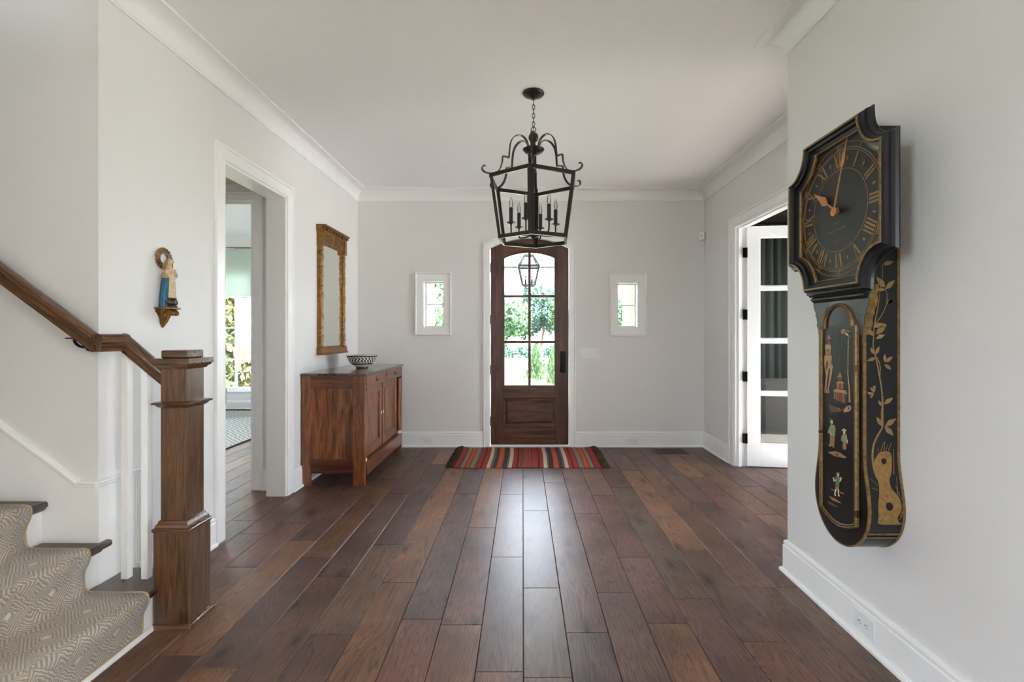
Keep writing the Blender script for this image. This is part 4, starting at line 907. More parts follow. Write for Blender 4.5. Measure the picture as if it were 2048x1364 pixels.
M['dialgold'] = mat_plain('dial_gilding', rgb(150, 118, 72), 0.45, 0.3, 0.45, 150, 0.2)
for r, w in ((0.276, 0.0012), (0.254, 0.0016), (0.245, 0.0012), (0.172, 0.0014)):
    obj('dial_ring', MB().sweep([(r*math.cos(t), KZ+r*math.sin(t)) for t in [2*PI*q/72 for q in range(72)]], [(-w, DW-0.001), (-w, DW+0.0006), (w, DW+0.0006), (w, DW-0.001)], fmK, True), M['dialgold'], dial)
def strokes(ang_deg, segs, name):
    m = MB(); a = math.radians(ang_deg); er = (math.sin(a), math.cos(a)); et = (math.cos(a), -math.sin(a))
    for (t0, r0, t1, r1, w) in segs:
        p0 = (er[0]*r0+et[0]*t0, er[1]*r0+et[1]*t0); p1 = (er[0]*r1+et[0]*t1, er[1]*r1+et[1]*t1)
        m.prism([(p0[0]-et[0]*w, KZ+p0[1]-et[1]*w), (p0[0]+et[0]*w, KZ+p0[1]+et[1]*w), (p1[0]+et[0]*w, KZ+p1[1]+et[1]*w), (p1[0]-et[0]*w, KZ+p1[1]-et[1]*w)], DW-0.001, DW+0.0008, fmK)
    return obj(name, m, M['dialgold'], dial)
rom = ['XII', 'I', 'II', 'III', 'IIII', 'V', 'VI', 'VII', 'VIII', 'IX', 'X', 'XI']
wd = {'I': 0.015, 'V': 0.032, 'X': 0.032}
for h, s_ in enumerate(rom):
    tot = sum(wd[c] for c in s_); x = -tot/2; seg = []
    for c in s_:
        c0 = x+wd[c]/2; q = wd[c]/2-0.004
        if c == 'I': seg.append((c0, 0.180, c0, 0.240, 0.0042))
        elif c == 'V': seg += [(c0, 0.180, c0-q, 0.240, 0.0045), (c0, 0.180, c0+q, 0.240, 0.0018)]
        else: seg += [(c0+q, 0.180, c0-q, 0.240, 0.0045), (c0-q, 0.180, c0+q, 0.240, 0.0018)]
        x += wd[c]
    strokes(30*h, seg, 'roman_numeral')
    a = math.radians(30*h+15); er = (math.sin(a), math.cos(a)); et = (math.cos(a), -math.sin(a)); r = 0.212
    obj('half_hour_diamond', MB().prism([(er[0]*(r+0.011), KZ+er[1]*(r+0.011)), (er[0]*r+et[0]*0.006, KZ+er[1]*r+et[1]*0.006), (er[0]*(r-0.011), KZ+er[1]*(r-0.011)), (er[0]*r-et[0]*0.006, KZ+er[1]*r-et[1]*0.006)], DW-0.001, DW+0.0007, fmK), M['dialgold'], dial)
def text_obj(s_, name, size, u, v, rotdeg, w, mat, parent, shear=0.0):
    cu = bpy.data.curves.new(name, 'FONT'); cu.body = s_; cu.size = size; cu.align_x = 'CENTER'; cu.align_y = 'CENTER'; cu.extrude = 0.0005; cu.shear = shear
    t = bpy.data.objects.new(name, cu); COL.objects.link(t); dg = bpy.context.evaluated_depsgraph_get(); me = bpy.data.meshes.new_from_object(t.evaluated_get(dg))
    bpy.data.objects.remove(t); bpy.data.curves.remove(cu)
    a = math.radians(rotdeg); m = MB(); vs_ = []
    for q in me.vertices: x, y_ = q.co.x, q.co.y; vs_.append(fmK(u+x*math.cos(a)-y_*math.sin(a), v+x*math.sin(a)+y_*math.cos(a), w+q.co.z))
    m.add(vs_, [tuple(p.vertices) for p in me.polygons]); bpy.data.meshes.remove(me)
    return obj(name, m, mat, parent)
for k in range(12):
    a = math.radians(30*k); n_ = 60 if k == 0 else 5*k
    text_obj(str(n_), 'minute_numeral', 0.029, 0.2645*math.sin(a), KZ+0.2645*math.cos(a), -30*k, DW, M['dialgold'], dial)
m = MB()       # faded maker's flourish, only strokes are left of it
rnd = random.Random(5)
for (u0, v0, n, s_) in ((-0.03, KZ-0.052, 3, 0.012), (-0.075, KZ-0.082, 12, 0.010), (-0.035, KZ-0.125, 6, 0.010)):
    p = []
    for i in range(n*6): p.append((u0+i*s_/6, v0+0.3*i*s_/6*0.2+s_*0.6*math.sin(i*1.25+rnd.random()*0.5)*(0.5+0.5*rnd.random())))
    m.tube([fmK(a_, b_, DW) for a_, b_ in p], 0.0006, 4)
obj('signature_flourish', m, M['dialgold'], dial)
def hand(name, angd, L, pts, w):
    a = math.radians(angd); er = (math.sin(a), math.cos(a)); et = (math.cos(a), -math.sin(a))
    poly = [(t, r*L) for t, r in pts] + [(-t, r*L) for t, r in reversed(pts)]
    return obj(name, MB().prism([(er[0]*r+et[0]*t, KZ+er[1]*r+et[1]*t) for t, r in poly], w, w+0.003, fmK), M['copper'], ck)
hand('hour_hand', -53, 0.19, [(0.004, 0.0), (0.003, 0.22), (0.007, 0.235), (0.003, 0.25), (0.0028, 0.36), (0.010, 0.40), (0.019, 0.50), (0.019, 0.55), (0.011, 0.68), (0.004, 0.86), (0.0005, 1.0)], 0.160)
hand('minute_hand', 17, 0.288, [(0.004, 0.0), (0.0035, 0.42), (0.006, 0.44), (0.003, 0.46), (0.0025, 0.60), (0.007, 0.63), (0.0105, 0.66), (0.0085, 0.74), (0.003, 0.86), (0.0012, 1.0)], 0.168)
obj('hand_boss', MB().lathe([(0.006, -0.142), (0.006, -0.158), (0.019, -0.159), (0.019, -0.172), (0.012, -0.175), (0.004, -0.180)], (NX, KY, KZ-0.004), 20, 'x'), M['copper'], ck, smooth=True)
# trunk
def hwid(z_):
    if z_ >= 0.86: return 0.1415
    if z_ >= 0.64: t = (0.86-z_)/0.22; return 0.1415+0.0285*(3*t*t-2*t*t*t)
    return math.sqrt(max(0, 1-((0.64-z_)/0.19)**2))*0.17
zs_ = [2.16, 1.6, 1.2] + [0.88-0.02*i for i in range(13)]
right = [(hwid(z_), z_) for z_ in zs_]; bot = [(0.17*math.cos(t), 0.64-0.19*math.sin(t)) for t in [PI*i/24 for i in range(1, 24)]]
tpoly = right + bot + [(-u, v) for u, v in reversed(right)]
TW = 0.144
trunk = obj('trunk', MB().prism(tpoly, 0.001, TW, fmK), M['lacquer'], ck, smooth=True)
cw = list(tpoly)          # path runs clockwise seen from the room: left normal points outward
obj('front_edge_gilding', MB().sweep(cw, [(-0.006, TW-0.004), (0.0015, TW-0.010), (0.0015, TW+0.001), (-0.004, TW+0.001)], fmK, False), M['gold'], ck)
obj('back_edge_gilding', MB().sweep(cw, [(-0.004, 0.001), (0.002, 0.001), (0.002, 0.011), (-0.004, 0.011)], fmK, False), M['gold'], ck)
# scalloped shoulders
M['slate'] = mat_plain('grey_black_lacquer', rgb(58, 62, 64), 0.32, 0, 0.25, 50, 0.05, 0.3)
sh = [(0.185, 1.53), (0.185, 1.505), (0.178, 1.49), (0.181, 1.472), (0.175, 1.45), (0.163, 1.432), (0.165, 1.418), (0.157, 1.41), (0.152, 1.39), (0.155, 1.375), (0.146, 1.36), (0.1415, 1.335)]
shp = sh + [(-u, v) for u, v in reversed(sh)]
obj('shoulder_board', MB().prism(shp, TW-0.028, TW+0.002, fmK), M['gold'], ck)
obj('shoulder_face', MB().prism([(u*0.985, v) for u, v in shp], TW+0.001, TW+0.004, fmK), M['slate'], ck)
obj('shoulder_line', MB().sweep([(0.125, 1.40), (0.112, 1.40)] + [(0.108*math.cos(math.radians(t)), 1.395+0.095*math.sin(math.radians(t))) for t in range(10, 171, 10)] + [(-0.112, 1.40), (-0.125, 1.40)], [(-0.001, TW+0.003), (-0.001, TW+0.0048), (0.001, TW+0.0048), (0.001, TW+0.003)], fmK), M['dialgold'], ck)
# trunk door
dp = [(0.118, 0.568), (0.118, 1.372), (0.094, 1.372)] + [(0.094*math.cos(math.radians(t)), 1.374+0.092*math.sin(math.radians(t))) for t in range(6, 175, 12)] + [(-0.094, 1.372), (-0.118, 1.372), (-0.118, 0.568)] + [(-0.118+0.236*i/12, 0.568-0.04*math.sin(PI*i/12)) for i in range(1, 12)]
td = obj('trunk_door', MB().prism(dp, TW-0.002, TW+0.006, fmK), M['lacquer'], ck)
obj('door_moulding', MB().sweep(dp, [(-0.003, TW+0.003), (-0.002, TW+0.012), (0.002, TW+0.016), (0.006, TW+0.012), (0.010, TW+0.015), (0.013, TW+0.010), (0.014, TW+0.004)], fmK, True), M['gold'], td)
obj('moulding_groove', MB().sweep(dp, [(0.0035, TW+0.011), (0.0045, TW+0.0145), (0.0072, TW+0.0145), (0.0085, TW+0.012)], fmK, True), M['ebony'], td)
obj('door_knob', MB().lathe([(0.004, 0), (0.004, -0.012), (0.008, -0.016), (0.008, -0.022), (0.003, -0.026)], (NX-TW-0.006, KY+0.094, 0.905), 12, 'x'), M['brass'], td, smooth=True)
for z_ in (1.20, 0.62): obj('door_hinge', MB().prism(rect(0.113, 0.128, z_-0.014, z_+0.014), TW+0.004, TW+0.02, fmK), M['brass'], td, bev=0.002)
# painted scenes on the trunk door (u to the right, v up)
def onface(x, y_, X=NX-TW-0.006): D = F*X/(x-1045); return (KY-D, CZ-(y_-667)*D/F)
def zD1(p): return onface(1640+p[0]/7.18, 640+p[1]/7.18)
def zD2(p): return onface(1640+p[0]/8.03, 830+p[1]/8.03)
C = dict(gold=rgb(168, 132, 82), tan=rgb(150, 108, 64), red=rgb(110, 40, 30), green=rgb(96, 128, 88), sage=rgb(140, 142, 104), skin=rgb(216, 204, 186), brown=rgb(96, 66, 42), pale=rgb(180, 164, 130), grey=rgb(92, 92, 80), dark=rgb(34, 26, 22), hat=rgb(160, 80, 50))
def painting(name, polys, z, parent, w=TW+0.0062):
    m = MB()
    for i, (c, p) in enumerate(polys): m.cc = C[c]; m.prism([z(q) for q in p], w, w+0.0006+0.00008*i, fmK)
    o = obj(name, m, M['print'], parent); return o
painting('painted_tower', [('gold', [(128, 205), (140, 240), (158, 270), (108, 270), (118, 240)]), ('red', [(112, 270), (156, 270), (156, 350), (112, 350)]), ('gold', [(80, 352), (150, 352), (165, 415), (70, 415)]), ('tan', [(82, 415), (158, 415), (158, 500), (82, 500)]), ('grey', [(108, 415), (135, 415), (135, 470), (108, 470)]),
   ('gold', [(65, 508), (170, 508), (172, 560), (158, 650), (175, 630), (188, 670), (160, 860), (120, 1020), (112, 1000), (140, 820), (150, 700), (130, 690), (100, 900), (90, 1000), (72, 980), (90, 800), (60, 600)]), ('dark', [(95, 600), (115, 580), (122, 640), (100, 730), (88, 690)]), ('tan', [(60, 980), (130, 1000), (140, 1050), (70, 1050)])], zD1, td)
painting('painted_pagoda', [('tan', [(290, 740), (302, 770), (320, 825), (245, 825), (275, 770)]), ('brown', [(268, 825), (318, 825), (318, 885), (268, 885)]), ('gold', [(255, 885), (330, 885), (348, 910), (232, 910)]), ('tan', [(245, 910), (335, 910), (335, 990), (245, 990)]), ('red', [(272, 915), (310, 915), (310, 985), (272, 985)]), ('gold', [(218, 990), (370, 1010), (395, 1065), (190, 1025)]),
   ('brown', [(205, 1030), (380, 1060), (375, 1205), (200, 1130)]), ('red', [(255, 1040), (325, 1050), (325, 1180), (255, 1165)]), ('tan', [(205, 1030), (215, 1032), (212, 1135), (202, 1130)]), ('tan', [(240, 1036), (250, 1038), (250, 1160), (240, 1155)]), ('tan', [(330, 1055), (342, 1056), (342, 1190), (330, 1185)])], zD1, td)
painting('painted_palm', [('tan', [(300, 150), (345, 120), (360, 160), (345, 200), (305, 195)]), ('pale', [(350, 170), (400, 190), (440, 265), (420, 240), (370, 215)]), ('gold', [(410, 260), (418, 260), (408, 750), (432, 1000), (440, 1180), (415, 1180), (415, 1000), (396, 760)]), ('grey', [(335, 250), (340, 245), (395, 350), (390, 355)]), ('tan', [(350, 130), (440, 160), (430, 175), (350, 150)]),
   ('gold', [(380, 1240), (440, 1225), (455, 1270), (430, 1310), (350, 1330), (340, 1300)]), ('dark', [(405, 1255), (425, 1250), (428, 1280), (408, 1285)])], zD1, td)
painting('painted_reeds', [('grey', [(250+40*i+5*math.sin(i), 150+60*(i % 3)), (253+40*i, 150+60*(i % 3)), (246+36*i, 640+70*(i % 2)), (243+36*i, 640+70*(i % 2))]) for i in range(5)], zD1, td)
painting('painted_bank', [('gold', [(128, 1238), (200, 1240), (290, 1275), (270, 1310), (160, 1310), (150, 1270)]), ('brown', [(130, 1200), (300, 1290), (360, 1260), (300, 1320), (150, 1330)])], zD1, td)
painting('painted_robed_figure', [('brown', [(150, 45), (205, 60), (205, 100), (160, 130)]), ('skin', [(178, 85), (207, 90), (205, 140), (180, 140)]), ('sage', [(180, 145), (235, 165), (252, 210), (240, 350), (160, 345), (165, 300), (130, 295), (130, 250)]), ('skin', [(175, 285), (190, 290), (186, 315), (174, 310)]), ('tan', [(165, 350), (240, 355), (228, 530), (212, 530), (205, 500), (158, 490)]), ('skin', [(155, 480), (180, 490), (175, 505), (155, 500)])], zD2, td)
painting('painted_hatted_figure', [('pale', [(340, 250), (380, 215), (438, 245), (400, 258)]), ('skin', [(375, 258), (408, 258), (405, 298), (378, 295)]), ('sage', [(372, 300), (420, 300), (440, 370), (425, 435), (365, 425), (345, 415), (350, 350)]), ('brown', [(345, 330), (355, 330), (340, 400), (320, 390)]), ('tan', [(370, 430), (425, 436), (425, 530), (412, 560), (370, 545)]), ('skin', [(432, 390), (446, 400), (444, 455), (432, 450)])], zD2, td)
painting('painted_rocks', [('tan', [(130, 595), (250, 580), (320, 605), (430, 680), (395, 695), (340, 680), (250, 665), (160, 620)]), ('dark', [(255, 625), (290, 620), (300, 650), (260, 650)]), ('brown', [(85, 440), (160, 490), (155, 495), (80, 450)])], zD2, td)
painting('painted_water_carrier', [('hat', [(257, 955), (270, 925), (290, 915), (312, 930), (318, 960)]), ('skin', [(278, 950), (306, 950), (302, 990), (280, 985)]), ('green', [(262, 990), (318, 990), (325, 1020), (308, 1145), (250, 1130)]), ('skin', [(212, 1010), (228, 1005), (232, 1050), (260, 1030), (258, 1050), (225, 1070)]), ('skin', [(335, 1000), (350, 1010), (330, 1075), (315, 1070)]), ('tan', [(200, 1005), (270, 985), (350, 995), (350, 1000), (270, 992), (202, 1012)]),
   ('tan', [(255, 1140), (305, 1148), (308, 1195), (250, 1190)]), ('skin', [(252, 1190), (272, 1190), (250, 1250), (258, 1305), (238, 1290), (236, 1240)]), ('skin', [(288, 1190), (308, 1195), (306, 1280), (326, 1305), (296, 1305)]), ('hat', [(185, 1180), (230, 1205), (235, 1220), (190, 1205)]), ('hat', [(325, 1230), (390, 1255), (385, 1275), (325, 1260)])], zD2, td)
painting('painted_boats', [('tan', [(130+14, 1320-20), (230, 1335), (330, 1400), (335, 1420), (200, 1370)]), ('brown', [(120, 1385), (180, 1400), (290, 1470), (280, 1480), (150, 1430)])], zD2, td)
# gilded vine, rock and butterfly on the near side of the trunk
def sideP(x, y_): 
    z_ = CZ-(y_-667)*1.887/F; return (x-1045)*1.887/F, z_
def fmS(X, z_, w): return (X, KY-hwid(z_)-w, z_)
zA = lambda p: sideP(1600+p[0]/4.87, 580+p[1]/4.87); zB = lambda p: sideP(1600+p[0]/4.704, 820+p[1]/4.704); zC = lambda p: sideP(1560+p[0]/2.904, 190+p[1]/2.904)
M['vine'] = mat_plain('gilt_painted_vine', rgb(138, 112, 70), 0.45, 0.05, 0.35, 90, 0.15)
def ribbon(name, pts, w0, w1, wd_=0.0):
    m = MB(); pts = chaikin(pts, 2); n = len(pts); L = []; R = []
    for i in range(n):
        a = Vector(pts[max(0, i-1)]); b = Vector(pts[min(n-1, i+1)]); d = (b-a).normalized(); nn = Vector((-d.y, d.x)); w = w0+(w1-w0)*i/(n-1)
        p = Vector(pts[i]); L.append(fmS(*(p+nn*w), 0.0012+wd_)); R.append(fmS(*(p-nn*w), 0.0012+wd_))
    m.add(L+R, [(i, i+1, n+i+1, n+i) for i in range(n-1)]); o = obj(name, m, M['vine'], trunk); sol = o.modifiers.new('t', 'SOLIDIFY'); sol.thickness = 0.0008; return o
ribbon('vine_stem', [zA(p) for p in ((782, -40), (780, 0), (760, 180), (725, 330), (718, 460), (710, 560), (740, 650), (775, 830), (800, 990), (808, 1150), (805, 1300))] + [zB(p) for p in ((780, 160), (720, 260), (690, 330), (680, 430), (690, 560), (712, 640))], 0.0016, 0.0042)
ribbon('vine_stem', [zC(p) for p in ((596, 985), (596, 1050), (585, 1130))] + [zA(p) for p in ((770, 60), (752, 200), (724, 335))], 0.0012, 0.0018, 0.0003)
ribbon('vine_stem', [zC(p) for p in ((610, 1120), (625, 1170), (615, 1220))] + [zA(p) for p in ((855, 0), (850, 130), (790, 260), (725, 340))], 0.0012, 0.0018, 0.0005)
ribbon('vine_stem', [zA(p) for p in ((735, 640), (770, 690), (785, 760), (778, 830))], 0.0012, 0.002, 0.0003)
ribbon('vine_stem', [zA(p) for p in ((800, 1135), (790, 1200), (800, 1290))], 0.0012, 0.002, 0.0003)
lv = [(zA, (850, 135), (912, 88)), (zA, (715, 450), (662, 366)), (zA, (738, 432), (842, 338)), (zA, (738, 475), (828, 434)), (zA, (716, 625), (688, 556)), (zA, (738, 628), (772, 546)), (zA, (738, 660), (650, 690)), (zA, (830, 705), (824, 622)), (zA, (838, 705), (903, 646)), (zA, (822, 722), (888, 778)),
      (zA, (795, 1132), (762, 1070)), (zA, (818, 1112), (908, 1048)), (zA, (815, 1330), (742, 1236)), (zA, (830, 1330), (936, 1250)), (zB, (795, 155), (880, 244)), (zC, (596, 985), (660, 968)), (zC, (612, 1118), (556, 1054)), (zC, (614, 1128), (666, 1076)), (zC, (618, 1214), (662, 1184)), (zC, (612, 1130), (560, 1130)), (zC, (540, 1345), (618, 1332))]
for zf, a, b in lv:
    A = Vector(zf(a)); Bv = Vector(zf(b)); d = Bv-A; nn = Vector((-d.y, d.x)); pts = []
    sh_ = [(0, 0), (0.2, 0.13), (0.45, 0.22), (0.7, 0.15), (1, 0), (0.7, -0.12), (0.45, -0.19), (0.2, -0.12)]
    obj('vine_leaf', MB().prism([A+d*t+nn*s_ for t, s_ in sh_], 0.0008, 0.0024, fmS), M['vine'], trunk)
bf = MB()
for p in ([(710, 940), (735, 930), (735, 975), (715, 1010)], [(710, 1000), (680, 960), (690, 945), (715, 960)], [(710, 1000), (655, 990), (670, 1020), (700, 1020)], [(705, 1010), (680, 1040), (700, 1055), (720, 1005)]): bf.prism([zA(q) for q in p], 0.0008, 0.0022, fmS)
obj('butterfly', bf, M['vine'], trunk)
rock = [(700, 470), (715, 450), (745, 395), (800, 388), (850, 395), (865, 440), (855, 580), (825, 635), (815, 680), (835, 740), (890, 800), (910, 880), (890, 950), (860, 985), (880, 1035), (940, 1055), (680, 1060), (690, 1000), (685, 860), (705, 800), (720, 680), (690, 560)]
M['rockgold'] = mat_plain('gilt_rock', rgb(142, 108, 56), 0.48, 0.05, 0.35, 60, 0.3)
rk = MB(); RP = [zB(p) for p in chaikin(rock+[rock[0]], 2)[:-1]]; tri_ = tessellate_polygon([[Vector((p[0], p[1], 0)) for p in RP]])
# subdivide the rock by rows so that it follows the swell of the trunk
bmr = bmesh.new(); vv = [bmr.verts.new((p[0], p[1], 0)) for p in RP]; bmr.faces.new(vv)
for i in range(1, 14):
    zc_ = min(p[1] for p in RP)+(max(p[1] for p in RP)-min(p[1] for p in RP))*i/14
    bmesh.ops.bisect_plane(bmr, geom=bmr.verts[:]+bmr.edges[:]+bmr.faces[:], plane_co=(0, zc_, 0), plane_no=(0, 1, 0))
bmr.verts.index_update(); rk.add([fmS(v.co.x, v.co.y, 0.0018) for v in bmr.verts], [tuple(v.index for v in f_.verts) for f_ in bmr.faces]); bmr.free()
rko = obj('gilded_rock', rk, M['rockgold'], trunk); s_ = rko.modifiers.new('t', 'SOLIDIFY'); s_.thickness = 0.001
for (cx_, cy_, rx_, ry_) in ((785, 480, 24, 27), (790, 885, 32, 38)):
    obj('rock_hollow', MB().prism([zB((cx_+rx_*math.cos(t), cy_+ry_*math.sin(t))) for t in [2*PI*q/18 for q in range(18)]], 0.0015, 0.0032, fmS), M['lacquer'], rko)
gr = MB()
for (a, b) in (((760, 385), (790, 300)), ((790, 385), (800, 295)), ((805, 385), (830, 320)), ((830, 385), (862, 300)), ((740, 390), (728, 360)), ((870, 600), (880, 370)), ((880, 780), (890, 620)), ((900, 800), (870, 700)), ((910, 820), (935, 770)), ((900, 960), (965, 870)), ((890, 980), (960, 830)), ((700, 740), (650, 720)), ((705, 700), (640, 635)), ((880, 1010), (950, 920))):
    A = Vector(zB(a)); Bv = Vector(zB(b)); d = (Bv-A).normalized(); nn = Vector((-d.y, d.x))*0.0011
    gr.prism([A-nn, A+nn, Bv+nn*0.4, Bv-nn*0.4], 0.0008, 0.002, fmS)
obj('painted_grass', gr, M['vine'], trunk)
for (za, zb_) in ((0.556, 0.549), (0.538, 0.529)):
    m = MB(); n = 6
    for i in range(n):
        z0_ = za+(zb_-za)*i/n; z1_ = za+(zb_-za)*(i+1)/n
        m.add([fmS(NX-TW+0.01, z0_, 0.0018), fmS(NX-0.01, z0_, 0.0018), fmS(NX-0.01, z1_, 0.0018), fmS(NX-TW+0.01, z1_, 0.0018)], [(0, 1, 2, 3)])
    o = obj('gilt_band', m, M['gold'], trunk); s_ = o.modifiers.new('t', 'SOLIDIFY'); s_.thickness = 0.001

# ---------------------------------------------------------------- kilim rug
rg = thing('kilim_rug', (0.055, 5.18, 0), 'red, orange and charcoal striped kilim with dark fringes before the front door', 'rug')
K = dict(r=rgb(150, 38, 32), d=rgb(52, 34, 32), s=rgb(128, 118, 96), o=rgb(176, 84, 40), c=rgb(196, 176, 152), k=rgb(58, 44, 46), b=rgb(30, 20, 18), l=rgb(122, 96, 56), m=rgb(140, 60, 40))
stp = [('r', 215, 262), ('d', 262, 268), ('r', 268, 274), ('d', 274, 283), ('s', 283, 325), ('r', 325, 345), ('o', 345, 375), ('r', 375, 390), ('s', 390, 440), ('d', 440, 447), ('s', 447, 453), ('d', 453, 462), ('r', 462, 508), ('b', 508, 522), ('r', 522, 575), ('c', 575, 615), ('d', 615, 621), ('s', 621, 627), ('d', 627, 633), ('s', 633, 640), ('k', 640, 680), ('r', 680, 690), ('o', 690, 735), ('r', 735, 748), ('k', 748, 796), ('s', 796, 802), ('d', 802, 808), ('s', 808, 815), ('c', 815, 856), ('r', 856, 905), ('b', 905, 922), ('r', 922, 955), ('d', 955, 962), ('l', 962, 972), ('d', 972, 980), ('l', 980, 990), ('r', 990, 1010), ('l', 1010, 1018), ('r', 1018, 1050), ('l', 1050, 1060), ('r', 1060, 1075), ('d', 1075, 1084), ('l', 1084, 1090), ('r', 1090, 1150), ('b', 1150, 1166), ('r', 1166, 1212), ('c', 1212, 1255), ('d', 1255, 1262), ('s', 1262, 1270), ('d', 1270, 1278), ('k', 1278, 1320), ('r', 1320, 1330), ('o', 1330, 1375), ('r', 1375, 1388), ('k', 1388, 1428), ('s', 1428, 1434), ('d', 1434, 1442), ('s', 1442, 1450), ('c', 1450, 1490), ('r', 1490, 1535), ('b', 1535, 1548), ('r', 1548, 1598), ('d', 1598, 1606), ('s', 1606, 1655), ('r', 1655, 1672), ('o', 1672, 1712), ('r', 1712, 1730), ('s', 1730, 1768), ('d', 1768, 1776), ('r', 1776, 1782), ('d', 1782, 1788), ('r', 1788, 1848)]
RX0, RX1, RY0, RY1 = -0.68, 0.79, 4.76, 5.585
def rz(x, yv): 
    e = 0.012*max(0, (yv-5.42)/0.17)*max(0, 1-min(x-RX0, RX1-x)/0.12)
    return 0.008+0.0022*math.sin(x*9+yv*3)*math.sin(yv*7)+e
m = MB(); NR = 14
for (c, a, b) in stp:
    xa = RX0+(RX1-RX0)*(a-215)/1633; xb = RX0+(RX1-RX0)*(b-215)/1633; m.cc = K[c]
    for j in range(NR):
        ya = RY0+(RY1-RY0)*j/NR; yb = RY0+(RY1-RY0)*(j+1)/NR; w = lambda q: 0.006*math.sin(q*5+0.4)
        m.add([(xa+w(ya), ya, rz(xa, ya)), (xb+w(ya), ya, rz(xb, ya)), (xb+w(yb), yb, rz(xb, yb)), (xa+w(yb), yb, rz(xa, yb))], [(0, 1, 2, 3)])
o = obj('woven_field', m, M['kilim'], rg, recalc=False); s_ = o.modifiers.new('t', 'SOLIDIFY'); s_.thickness = 0.006; s_.offset = -1
M['fringe'] = mat_plain('olive_fringe', rgb(62, 46, 24), 0.9, 0, 0.4, 200, 0.3)
rnd = random.Random(9)
for sgn, xe in ((-1, RX0), (1, RX1)):
    m = MB()
    for i in range(150):
        yv = RY0+(RY1-RY0)*(i+rnd.random())/150; L = rnd.uniform(0.06, 0.10); dy_ = rnd.uniform(-0.03, 0.02); hh_ = rnd.uniform(0.006, 0.03)
        m.tube([(xe+0.006*math.sin(yv*5+0.4), yv, rz(xe, yv)), (xe+sgn*L*0.4, yv+dy_*0.4, hh_), (xe+sgn*L*0.75, yv+dy_*0.8, hh_*0.8), (xe+sgn*L, yv+dy_, 0.006)], [0.004, 0.005, 0.004, 0.003], 5)
    o = obj('fringe', m, M['fringe'], rg, smooth=True); o['kind'] = 'stuff'

# ---------------------------------------------------------------- outlets, switches, sensor, register
def outlet(cx_, cz_, fm, loc, label):
    t = thing('wall_outlet', loc, label, 'outlet', 'white outlet plates in the baseboards')
    obj('plate', MB().prism(rect(cx_-0.062, cx_+0.062, cz_-0.0395, cz_+0.0395), 0.0, 0.006, fm), M['plastic'], t, bev=0.002)
    for s_ in (-1, 1):
        rc = obj('receptacle', MB().prism([(cx_+s_*0.0195+0.017*math.cos(a)*0.85, cz_+max(-0.0135, min(0.0135, 0.017*math.sin(a)))) for a in [2*PI*q/20 for q in range(20)]], 0.005, 0.008, fm), M['plastic'], t)
        for (a, b) in ((-0.004, -0.006), (-0.004, 0.006)): obj('slot', MB().prism(rect(cx_+s_*0.0195+a-0.004, cx_+s_*0.0195+a+0.004, cz_+b-0.0012, cz_+b+0.0012), 0.007, 0.0083, fm), M['slot'], rc)
        obj('slot', MB().prism([(cx_+s_*0.0195+0.008+0.0028*math.cos(q), cz_+0.0028*math.sin(q)) for q in [2*PI*k_/10 for k_ in range(10)]], 0.007, 0.0083, fm), M['slot'], rc)
BF = BY-0.018
outlet(-1.124, 0.078, XZ(BF), (-1.124, BF, 0.04), 'white outlet in the baseboard between sideboard and front door')
outlet(1.308, 0.066, XZ(BF), (1.308, BF, 0.03), 'white outlet in the baseboard right of the front door')
outlet(2.058, 0.092, YZn(NX-0.018), (NX-0.018, 2.058, 0.05), 'white outlet in the baseboard under the tall clock')
sw = thing('switch_plate', (0.795, BY, 1.044), 'white four-gang light switch plate beside the front door', 'switch')
obj('plate', MB().prism(rect(0.68, 0.909, 1.044, 1.174), 0.0, 0.007, XZ(BY)), M['plastic'], sw, bev=0.003)
for i in range(4):
    c = 0.7945+(i-1.5)*0.046
    obj('rocker_frame', MB().prism(rect(c-0.0185, c+0.0185, 1.072, 1.146), 0.006, 0.0076, XZ(BY)), M['slot'] if False else M['trim'], sw)
    m = MB(); m.add([XZ(BY)(u, v, h) for (u, v, h) in [(c-0.016, 1.076, 0.006), (c+0.016, 1.076, 0.006), (c+0.016, 1.142, 0.006), (c-0.016, 1.142, 0.006), (c-0.016, 1.076, 0.0085), (c+0.016, 1.076, 0.0085), (c+0.016, 1.142, 0.013), (c-0.016, 1.142, 0.013)]],
        [(0, 1, 2, 3), (4, 5, 6, 7), (0, 1, 5, 4), (1, 2, 6, 5), (2, 3, 7, 6), (3, 0, 4, 7)]); obj('rocker', m, M['plastic'], sw)
sn = thing('motion_sensor', (RX-0.03, BY-0.03, 2.435), 'small white motion sensor in the corner above the french door casing', 'sensor')
ca = math.radians(225); 
def fmN(u, v, h): return (RX-0.03+u*math.sin(ca)*-1+h*math.cos(ca), BY-0.03+u*math.cos(ca)+h*math.sin(ca), v)
obj('housing', MB().prism([(-0.034, 2.448), (-0.026, 2.437), (0.026, 2.437), (0.034, 2.448), (0.034, 2.525), (0.028, 2.535), (-0.028, 2.535), (-0.034, 2.525)], -0.005, 0.03, fmN), M['plastic'], sn, bev=0.004)
obj('lens', MB().prism(rect(-0.022, 0.022, 2.445, 2.478), 0.029, 0.033, fmN), M['trim'], sn, bev=0.002)
obj('indicator', MB().prism(rect(-0.01, 0.01, 2.487, 2.492), 0.029, 0.0315, fmN), M['slot'], sn)
fv = thing('floor_register', (1.675, 5.435, 0), 'brown slotted floor vent set in the boards by the right baseboard', 'floor vent')
M['ventwood'] = mat_plain('vent_wood', rgb(52, 36, 27), 0.45, 0, 0.2, 40)
obj('vent_frame', MB().prism(rect(1.485, 1.865, 5.315, 5.555), 0.0005, 0.004, XY, holes=[rect(1.51, 1.84, 5.345, 5.525)]), M['ventwood'], fv)
obj('vent_well', B(1.51, 1.84, 5.345, 5.525, 0.0003, 0.0009), M['slot'], fv)
